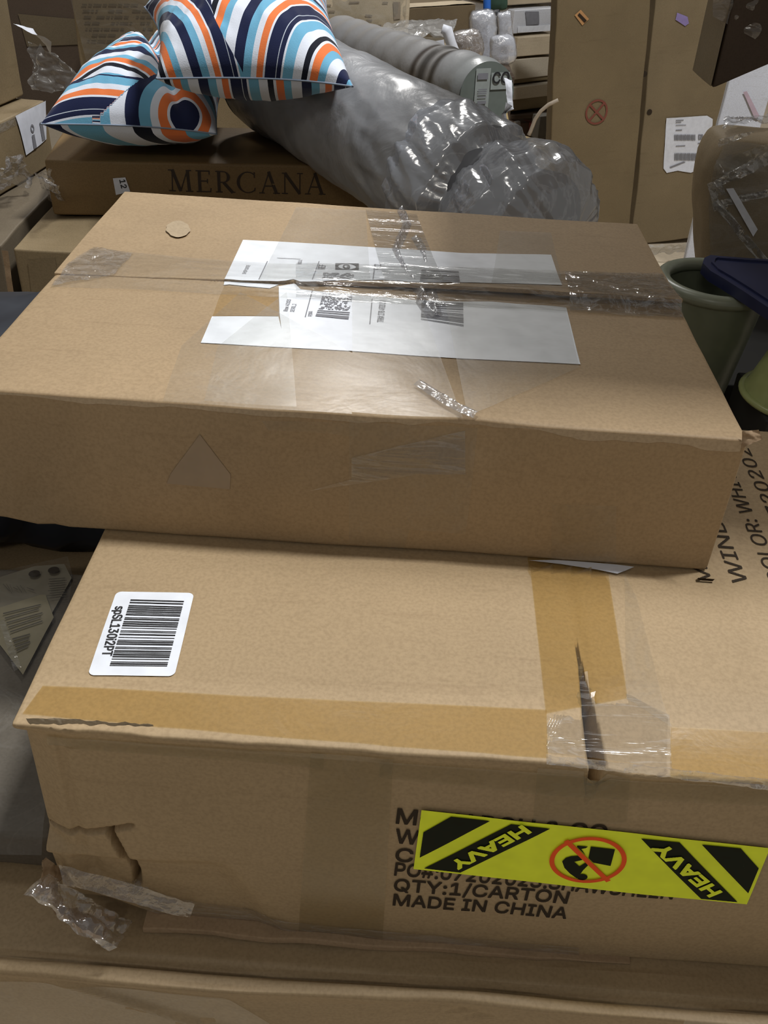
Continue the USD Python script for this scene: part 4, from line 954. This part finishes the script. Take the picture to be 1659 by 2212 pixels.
solo("crumpled_film_strip", sheet(at((1390, 545), z=.06), at((1545, 535), z=.06), at((1540, 520), z=.11), at((1390, 526), z=.11), 60, 16, .02, 16, 4, True, 0, .01), mat_film("film_strip", tint=(.8, .8, .8), haze=.4, haze_color=(.5, .48, .45), streak=.4, scale=14), "crumpled clear film along the foot of the right tall carton", "plastic film", smooth=True)
solo("white_foam_board", trimesh.Trimesh(*box_mesh(.62, .9, .03, .004, .1)).apply_transform(frame([1, 0, 0], [0, 1, 0], [0, 0, 1], [1.27, 3.62, 0])), mat_simple("cream_foam", (0.80, 0.68, 0.50), .5), "cream foam board lying on the floor before the tall cartons", "board", smooth=40)

# ------------------------------------------------------------------ wrapped bundle, overhanging carton, white carton at the right
W_M, W_s = to_floor(fit2((1556, 300), (1659, 306), (1556, 640), 1.84, 0.14, 0.62))
bw = bulge(W_s, 0.012, 111, 0.006, 8.0)
def w_def(v):
    v = bw(v); w = sstep(0.1, -0.3, v[:, 0])
    v[:, 0] += w * (np.interp(v[:, 2], [0, .6, .72, .82, .95, 1.03, W_s[2]], [.10, .11, .085, .045, .006, .0, .008]) + .012 * (fbm(v * 14, 3, 7) - .5)); return v
Wb = Box(W_M, W_s, w_def)
tW = thing("film_wrapped_bundle", "bulging film wrapped carton at the right edge before the tall carton", "bundle", W_M)
part("body", Wb.mesh(.03, .02), mat_card("kraft_wrapped", (0.34, 0.265, 0.165), 44, mott=.25), tW, smooth=True)
part("stretch_film", Wb.patch("front", sbox(-W_s[0] / 2 + .002, .5, W_s[0] / 2, W_s[2] - .005), 0.006, .02), M_WRAP, tW, smooth=True)
def wband(pxs, seed, amp=.010, mat=None):
    c = [Wb.pt("front", [p], .010)[0] for p in Wb.ab("front", pxs)]
    part("film_band", sheet(*c, 60, 14, amp, 26, seed, True, 0, .004), mat or M_CRINK, tW, smooth=True)
wband([(1545, 388), (1700, 300), (1700, 335), (1550, 405)], 1); wband([(1552, 430), (1700, 395), (1700, 410), (1556, 445)], 2, .006)
wband([(1532, 440), (1548, 430), (1645, 580), (1625, 590)], 3); wband([(1538, 300), (1620, 285), (1600, 300), (1545, 320)], 4, .012)
wband([(1545, 345), (1700, 290), (1700, 300), (1548, 385)], 5, .008, M_WRAP); wband([(1528, 400), (1560, 385), (1566, 450), (1530, 460)], 6, .014)
wl = [Wb.pt("front", [p], .012)[0] for p in Wb.ab("front", [(1564, 405), (1580, 404), (1613, 490), (1600, 505)])]
part("paper_strip", sheet(*wl, 6, 30, .002, 20, 3, False), M_PAPER2, tW, smooth=True, label="slanted white printed strip under the film")
wt = [Wb.pt("top", [p], .006)[0] for p in Wb.ab("top", [(1548, 292), (1700, 275), (1700, 262), (1552, 276)])]
part("film_band", sheet(*wt, 40, 14, .014, 24, 7, True, 0, .008), M_CRINK, tW, smooth=True)

yX = 1.6
xpoly = [at(p, y=yX) for p in [(1538, 193), (1659, 141), (1790, 86)]]
xl, xr, zt_ = xpoly[0][0], xpoly[2][0], 1.80
def xz(x): return np.interp(x, [p[0] for p in xpoly], [p[2] for p in xpoly])
X_s = (xr - xl, 0.13, zt_ - xpoly[0][2]); X_M = frame([1, 0, 0], [0, 1, 0], [0, 0, 1], [(xl + xr) / 2, yX + .065, xpoly[0][2]])
def x_def(v):
    v = np.array(v, float); low = xz(v[:, 0] + X_M[0, 3]) - xpoly[0][2]
    v[:, 2] = low + v[:, 2] * (X_s[2] - low) / X_s[2]
    v[:, :2] += .003 * (fbm(v * 12, 3, 8)[:, None] - .5); return v
X_ = Box(X_M, X_s, x_def)
tX = thing("slanted_dark_piece", "dark brown film wrapped piece with slanting underside at the upper right corner", "packed furniture", X_M)
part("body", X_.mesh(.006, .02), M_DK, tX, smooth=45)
xs = [X_.Mi[:3, :3] @ at(p, y=yX - .006) + X_.Mi[:3, 3] for p in [(1541, -60), (1700, -60), (1700, 122), (1541, 36)]]
part("stretch_film", sheet(*xs, 60, 30, .010, 16, 3, True), mat_film("dusty_wrap", tint=(.7, .68, .64), haze=.3, haze_color=(.42, .37, .32), streak=.3, scale=9, stretch=(1, 1, 6)), tX, smooth=True)
lp = X_.patch("left", sbox(-.065, .004, .065, X_s[2] - .01), .003, .02); part("side_panel", lp, M_T2, tX, smooth=True, label="kraft side panel")
carton("added_shade_carton", "added carton, unseen above the picture, shading the labelled carton", (rot_frame((.70, 1.245, zt_ + .004)), (.88, 1.21, .22)), M_E, 114)  # out of view, added to throw shade on the upper carton
Y_, tY = carton("white_board", "white board with a faint pink streak standing between the overhanging carton and the wrapped bundle", to_floor(fit2((1604, 60), (1700, 66), (1583, 330), 2.9, .02)), mat_card("white_board", (0.66, 0.68, 0.74), 46, mott=.06), 115)
Y_.decal("pink_streak", "front", [(1604, 198), (1612, 196), (1640, 250), (1630, 256)], mat_simple("pink_print", (0.55, 0.42, 0.48), .6), tY, off=.003)
# ------------------------------------------------------------------ pot, navy part and pale tub at the right
bc = at((1548, 598), y=1.36); zr = bc[2]; zb = at((1590, 850), y=1.36)[2]; Hh = zr - zb; Rt = 0.083
tBn = thing("green_grey_pot", "round grey-green plastic pot with a thick rolled rim beside the labelled carton", "pot", rot_frame((bc[0], bc[1], zb)))
M_POT = mat_simple("grey_green_plastic", (0.17, 0.19, 0.13), .38, specular_ior_level=.5)
part("wall", lathe([(0, .0), (Rt * .66, 0), (Rt * .70, .006), (Rt * .93, Hh - .03), (Rt * .93, Hh - .012), (Rt * .88, Hh - .012), (Rt * .86, Hh - .03), (Rt * .62, .01), (0, .01)], 64), M_POT, tBn, smooth=40)
th = np.linspace(0, 2 * np.pi, 25)
part("rim", lathe([(Rt * .93 + .011 * math.cos(a) * 1.0, Hh - .010 + .010 * math.sin(a)) for a in th], 64), mat_simple("rim_plastic", (0.23, 0.25, 0.185), .35, specular_ior_level=.5), tBn, smooth=True, label="thick rolled rim")
npoly = Polygon([at(p, z=zr + .004)[:2] for p in [(1513, 586), (1517, 575), (1530, 569), (1548, 571), (1600, 575), (1680, 580), (1800, 590), (1830, 700), (1800, 760), (1700, 712), (1659, 688), (1600, 648), (1560, 622), (1530, 604)]]).buffer(-.004).buffer(.004)
nv = trimesh.creation.extrude_polygon(npoly, .016, engine="earcut")
o_ = np.array([*npoly.centroid.coords[0], zr + .0015])
nv.apply_translation(-o_ + [0, 0, zr + .0015])
tN = thing("navy_plastic_part", "navy blue moulded plastic part lying across the rim of the pot", "plastic part", frame([1, 0, 0], [0, 1, 0], [0, 0, 1], o_))
part("body", nv, mat_simple("navy_plastic", (0.02, 0.025, 0.075), .3, specular_ior_level=.5), tN, smooth=40)
rib = trimesh.creation.extrude_polygon(npoly.buffer(-.012).difference(npoly.buffer(-.016)), .003, engine="earcut"); rib.apply_translation(-o_ + [0, 0, zr + .0175])
part("raised_rib", rib, mat_simple("navy_plastic", (0.02, 0.025, 0.075), .3), tN)
yt = 1.22; pb = at((1720, 862), y=yt); zt2 = at((1659, 700), y=yt)[2]
tub = [(0, zt2 - pb[2]), (.035, zt2 - pb[2]), (.05, zt2 - pb[2] - .008), (.078, .012), (.083, .004), (.080, 0), (0, 0)]
tU = thing("pale_green_tub", "pale yellow-green upturned plastic tub at the right edge", "tub", rot_frame((pb[0] + .005, pb[1], pb[2])))
part("shell", lathe(tub[::-1], 48), mat_simple("pale_green_plastic", (0.38, 0.42, 0.17), .3, specular_ior_level=.5), tU, smooth=50)
part("lip", lathe([(.083 + .005 * math.cos(a), .005 + .005 * math.sin(a)) for a in th], 48), mat_simple("pale_green_plastic", (0.38, 0.42, 0.17), .3), tU, smooth=True)
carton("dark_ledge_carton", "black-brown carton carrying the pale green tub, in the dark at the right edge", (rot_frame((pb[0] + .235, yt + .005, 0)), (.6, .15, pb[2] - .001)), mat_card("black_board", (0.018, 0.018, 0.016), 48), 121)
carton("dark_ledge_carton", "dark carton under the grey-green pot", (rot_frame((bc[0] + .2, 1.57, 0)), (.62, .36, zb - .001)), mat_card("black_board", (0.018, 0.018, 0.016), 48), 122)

# ------------------------------------------------------------------ left of the lower carton: papers under film, dark bag
J_M = frame([1, 0, 0], [0, 1, 0], [0, 0, 1], [-.405, .52, .8865]); J_s = (.37, .28, .04)
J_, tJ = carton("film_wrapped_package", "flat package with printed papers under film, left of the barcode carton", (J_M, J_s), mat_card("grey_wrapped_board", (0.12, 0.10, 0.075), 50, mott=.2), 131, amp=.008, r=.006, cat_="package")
lo7, s7 = (0, 1140), 1598 / 260
pg1 = J_.decal("instruction_sheet", "top", zp([(-80, 740), (470, 560), (860, 530), (960, 720), (700, 1200), (-80, 1160)], lo7, s7), mat_simple("aged_paper", (0.23, 0.20, 0.14), .5), tJ, off=.003, label="instruction sheet with line drawings")
pg2 = J_.decal("instruction_sheet", "top", zp([(-80, 1160), (560, 960), (620, 960), (730, 1260), (330, 2020), (-80, 1500)], lo7, s7), mat_simple("aged_paper_yellow", (0.30, 0.26, 0.155), .5), tJ, off=.004, label="yellowed sheet with text lines")
rng = random.Random(12); ln = []
def jl(x0, y0, x1, y1, h): ln.append(J_.patch("top", J_.poly("top", zp([(x0, y0), (x1, y1), (x1, y1 + h), (x0, y0 + h)], lo7, s7)), .0055, None))
for k in range(5): jl(60 + k * 25, 1220 + k * 62, 560 + rng.randint(-60, 40), 1100 + k * 55, 16)
for k in range(4): jl(190 + k * 18, 1560 + k * 50, 430 + rng.randint(-30, 30), 1495 + k * 48, 22)
for k in range(9): jl(640 + rng.randint(0, 40), 760 + k * 32, 880, 740 + k * 30, 10)
for k in range(8): jl(60 + k * 45, 820 + rng.randint(0, 60), 72 + k * 45 + rng.randint(20, 90), 900 + rng.randint(0, 60), 10)
part("sheet_print", cat(*ln), mat_simple("faded_black_print", (0.09, 0.075, 0.05), .7), tJ, kind="stuff")
bl1 = J_.ab("top", zp([(725, 640)], lo7, s7))[0]; bl2 = J_.ab("top", zp([(470, 690)], lo7, s7))[0]
for c in (bl1, bl2): part("sheet_drawing", J_.patch("top", Point(c).buffer(.005), .0056, None), M_INKB, tJ)
J_.decal("wrap_film", "top", [(-90, 1290), (0, 1255), (150, 1220), (160, 1260), (95, 1860), (-90, 1860)], M_TAPE, tJ, off=.009, edge=.02)
st_ = [J_.pt("top", [p], .012)[0] for p in J_.ab("top", zp([(20, 1370), (90, 1360), (330, 2010), (230, 2060)], lo7, s7))]
part("film_strap", sheet(*st_, 8, 40, .003, 40, 4), M_TAPEW, tJ, smooth=True)
dk = box_mesh(.5, .34, .16, .05, .02)
dv = np.array(dk[0]); dv[:, 2] *= 1; nn = fbm(dv * 16, 4, 133) - .5; dv += (dv - [0, 0, .07]) * nn[:, None] * .5; dv[:, 2] = np.maximum(dv[:, 2], 0)
Sx = rot_frame((-.50, .865, .8865), 12)
tS = thing("dark_bag", "dark navy-black plastic bag in the shade, left under the labelled carton", "bag", Sx)
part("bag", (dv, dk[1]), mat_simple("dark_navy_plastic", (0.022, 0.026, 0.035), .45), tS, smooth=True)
tgq = [(np.linalg.inv(Sx) @ np.r_[at(p, z=.99), 1])[:3] for p in [(172, 1166), (188, 1150), (190, 1166), (178, 1168)]]

# ------------------------------------------------------------------ far stock at the top
PL, tPL = carton("film_wrapped_pale_stack", "pale printed carton under film behind the upper striped cushion", fit2((610, -120), (893, -112), (655, 100), 3.1, .5), M_P, 141, step=.05)
rng = random.Random(15); pr = []
for k in range(16):
    x = rng.randint(700, 840); y = rng.randint(2, 78); w = rng.randint(6, 26)
    pr.append(PL.patch("front", PL.poly("front", [(x, y), (x + w, y), (x + w, y + 3), (x, y + 3)]), .003, None))
pr.append(PL.patch("front", PL.poly("front", [(848, 4), (864, 4), (864, 40), (850, 42)]), .003, None))
part("print", cat(*pr), mat_simple("grey_brown_print", (0.27, 0.22, 0.16), .7), tPL, kind="stuff")
part("stretch_film", sheet(*[PL.pt("front", [p], .012)[0] for p in PL.ab("front", [(640, -40), (882, -40), (872, 95), (655, 95)])], 50, 40, .012, 9, 3), M_WRAP, tPL, smooth=True)
def floor_base(bx, nm, lab, seed, mat=M_DK, gap=.004):
    z = bx.M[2, 3]; M = rot_frame((bx.M[0, 3], bx.M[1, 3], 0)); carton(nm, lab, (M, (bx.size[0] * .96, bx.size[1] * .9, z - gap - .01)), mat, seed, step=.1)
P2, tP2 = carton("open_brown_carton", "open brown carton with a pale lit rim, top centre", to_floor(fit2((882, 18), (1028, 10), (884, 78), 3.7, .4)), mat_card("kraft_umber", (0.17, 0.125, 0.07), 52), 142)
rimv = [P2.pt("top", [p], .004)[0] for p in ((-P2.size[0] / 2, -.2), (P2.size[0] / 2, -.2), (P2.size[0] / 2, -.12), (-P2.size[0] / 2, -.12))]
part("flap", sheet(*rimv, 10, 6, .004, 9, 2, False), M_P, tP2, label="rim flap, light on the top edge painted as a pale tone")  # paler board paints the light falling on the top edge
P3, tP3 = carton("torn_grey_carton", "flat torn carton with grey film and a white label behind the banded roll", to_floor(fit2((800, 92), (975, 97), (808, 138), 2.95, .12)), mat_card("kraft_grey_torn", (0.30, 0.25, 0.17), 53, mott=.4), 143)
P3.decal("white_label", "front", [(893, 98), (958, 86), (960, 100), (900, 112)], M_PAPER2, tP3, off=.004)
part("grey_film", sheet(*[P3.pt("top", [p], .01)[0] for p in P3.ab("top", [(800, 92), (975, 95), (985, 62), (830, 70)])], 50, 24, .02, 14, 4), mat_film("grey_film", tint=(.75, .75, .75), haze=.45, haze_color=(.45, .44, .42), streak=.3, scale=10), tP3, smooth=True)
part("white_film_edge", tube([P3.Mi[:3, :3] @ at(p, y=2.8) + P3.Mi[:3, 3] for p in [(955, 62), (966, 66), (974, 92), (990, 128)]], [.012, .016, .014, .012], 8), M_PAPER2, tP3, smooth=True)
def bag(name, label, px_, top_, w, y, col, seed, film=True, dep=.7):
    a, b2 = at(px_, y=y), at(top_, y=y); h = np.linalg.norm(b2 - a); zz = (b2 - a) / h; x = np.cross([0, 1, 0.0], zz); x /= np.linalg.norm(x); yy = np.cross(zz, x)
    v, f = box_mesh(w, w * dep, h, w * .3, w * .08)
    n = fbm(v * (6 / w * .12 + 18), 4, seed) - .5; c = v - [0, 0, h / 2]; v = v + c * n[:, None] * .35
    t = thing(name, label, "bag", frame(x, yy, zz, a), {"white_bag": "white film bags behind the banded roll", "black_item": "black items on the dark shelf"}.get(name)); part("goods", (v, f), col, t, smooth=True)
    if film: part("film", (v * [1.06, 1.06, 1.02], f), M_CRINK, t, smooth=True)
    return t
M_WB = mat_simple("white_plastic", (0.66, 0.68, 0.73), .35)
bag("bubble_bag", "bubble-wrapped brown parcel beside the torn grey carton", (1012, 140), (1008, 64), .085, 2.95, mat_simple("bubble_brown", (0.26, 0.20, 0.15), .35), 3)
bag("white_bag", "white film bag behind the banded roll, left of the dark gap", (1045, 145), (1043, 22), .085, 3.5, M_WB, 4)
bag("white_bag", "lower white film bag with rounded top, right of the dark gap", (1085, 140), (1086, 75), .085, 3.4, M_WB, 5)
bag("white_bag", "small white film bag, upper right of the dark gap", (1094, 120), (1089, 24), .05, 3.6, M_WB, 6)
bag("dark_gap_filler", "black filler painting the dark gap between the white film bags", (1068, 145), (1063, 22), .055, 3.65, mat_simple("black_nylon", (0.012, 0.013, 0.018), .5), 7, False)  # black solid painting the shaded slot between the bags
solo("blue_handle", tube([at((1052, 40), y=3.8), at((1052, 0), y=3.8), at((1050, -40), y=3.8)], .014, 12), mat_simple("bright_blue_plastic", (0.03, 0.16, 0.62), .4), "bright blue handle standing above the white film bags", "handle", smooth=True)
bag("green_bundle", "dark green leafy bundle beside the blue handle", (1076, 24), (1074, -30), .075, 3.9, mat_simple("dark_green_cloth", (0.03, 0.07, 0.045), .8), 8, False)
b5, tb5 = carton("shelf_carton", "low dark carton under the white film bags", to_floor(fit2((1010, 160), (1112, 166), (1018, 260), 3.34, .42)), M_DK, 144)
# stack of lidded cartons
yS, yT = 4.6, 4.72
def stk(name, label, y_tl, y_tr, y_bl, x0, x1, mat, seed, lid=None):
    fit = fit2((x0, y_tl), (x1, y_tr), (x0 + 1, y_bl - 6), yS, .35); bx, t = carton(name, label, fit, mat, seed, amp=.006, r=.005, step=.05, group="stock cartons stacked left of the tall cartons")
    if lid:
        part("lid", box_mesh(bx.size[0] + .012, bx.size[1] + .012, lid, .004, .05) if False else (lambda m: (m[0] + [0, 0, bx.size[2] - lid + .004], m[1]))(box_mesh(bx.size[0] + .014, bx.size[1] + .014, lid, .004, .05)), M_P2, t, smooth=40)
    return bx, t
M_P2 = mat_card("pale_lid", (0.50, 0.44, 0.34), 60, mott=.1)
stk("stock_carton", "beige carton on top of the stack left of the tall carton", -30, -36, 18, 1098, 1212, M_P, 151)
s2, t2 = stk("stock_carton", "white film wrapped carton, second from the top of the stack", 22, 16, 79, 1112, 1204, mat_card("white_film_board", (0.62, 0.63, 0.66), 61, mott=.15), 152)
s2.decal("dark_window", "front", [(1133, 24), (1162, 24), (1162, 52), (1135, 54)], M_INKG, t2, off=.004)
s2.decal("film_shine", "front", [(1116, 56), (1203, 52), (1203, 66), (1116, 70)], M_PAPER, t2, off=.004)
stk("stock_carton", "tan carton in the middle of the stack left of the tall carton", 81, 75, 129, 1119, 1204, M_P, 153)
stk("stock_carton", "brown carton with a deep pale lid, below the tan carton", 131, 121, 188, 1107, 1203, mat_card("kraft_umber2", (0.19, 0.145, 0.075), 62), 154, .085)
stk("stock_carton", "brown carton with a thin pale lid at the bottom of the stack", 190, 180, 246, 1109, 1203, mat_card("kraft_umber2", (0.19, 0.145, 0.075), 62), 155, .055)
# shelf with small goods below
sh = fit2((1104, 249), (1204, 243), (1105, 258), 4.6, .4)
shb = Box(*sh); tsh = thing("display_shelf", "dark shelf unit below the stack of cartons", "shelf", shb.M)
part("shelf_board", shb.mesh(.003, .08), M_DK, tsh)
def loc(p, y): return shb.Mi[:3, :3] @ at(p, y=y) + shb.Mi[:3, 3]
part("post", tube([loc((1117, 262), 4.58), loc((1122, 345), 4.58)], .016, 4), mat_simple("grey_metal", (.22, .2, .18), .5), tsh)
part("back_panel", sheet(loc((1104, 258), 4.95), loc((1204, 250), 4.95), loc((1204, 350), 4.95), loc((1110, 352), 4.95), 4, 4), M_DK, tsh)
part("rail", tube([loc((1120, 306), 4.6), loc((1166, 303), 4.6)], .006, 6), mat_simple("grey_metal", (.22, .2, .18), .5), tsh)
part("rail", tube([loc((1143, 305), 4.6), loc((1144, 332), 4.6)], .006, 6), mat_simple("grey_metal", (.22, .2, .18), .5), tsh)
carton("small_goods_box", "brown printed box on the dark shelf", fit2((1121, 266), (1148, 264), (1123, 300), 4.75, .1), mat_simple("brown_print_box", (.13, .08, .06), .5), 161, amp=.003, step=.04)
carton("small_goods_box", "red box on the dark shelf", fit2((1160, 268), (1168, 266), (1151, 298), 4.75, .1), mat_simple("red_print_box", (.25, .05, .04), .5), 162, amp=.003, step=.04)
bag("black_item", "black item in the lower left bay of the dark shelf", (1130, 334), (1129, 308), .05, 4.75, mat_simple("black_nylon", (.012, .013, .018), .5), 9, False)
bag("black_item", "black item in the lower right bay of the dark shelf", (1154, 332), (1154, 308), .04, 4.75, mat_simple("black_nylon", (.012, .013, .018), .5), 10, False)
lbz = at((1140, 362), y=4.75)[2]; lb = box_mesh(.4, .34, .012, .002, .1); part("shelf_board", (lb[0] + shb.Mi[:3, :3] @ np.array([.58, 4.80, lbz - .022]) + shb.Mi[:3, 3], lb[1]), M_DK, tsh)
bag("pale_bag", "pale bag below the dark shelf", (1140, 362), (1138, 333), .10, 4.75, mat_simple("pale_grey_plastic", (.42, .42, .46), .5), 11, False)
carton("grey_panel_box", "grey panel box beside the red box", fit2((1168, 252), (1200, 249), (1169, 300), 4.5, .06), mat_simple("grey_board", (.14, .13, .11), .6), 163, amp=.003, step=.04)
b6, tb6 = carton("small_lit_carton", "small carton with a bright lit top beside the tall carton", to_floor(fit2((1172, 322), (1208, 313), (1176, 400), 4.0, .2)), mat_card("kraft_bright", (0.42, 0.32, 0.18), 64), 164)
solo("white_cable", tube([at(p, y=4.08) for p in [(1206, 216), (1185, 226), (1168, 240), (1156, 258), (1146, 284), (1142, 292)]], .008, 8), mat_simple("beige_cable", (.40, .33, .25), .5), "beige cable hanging in front of the dark shelf", "cable", smooth=True)
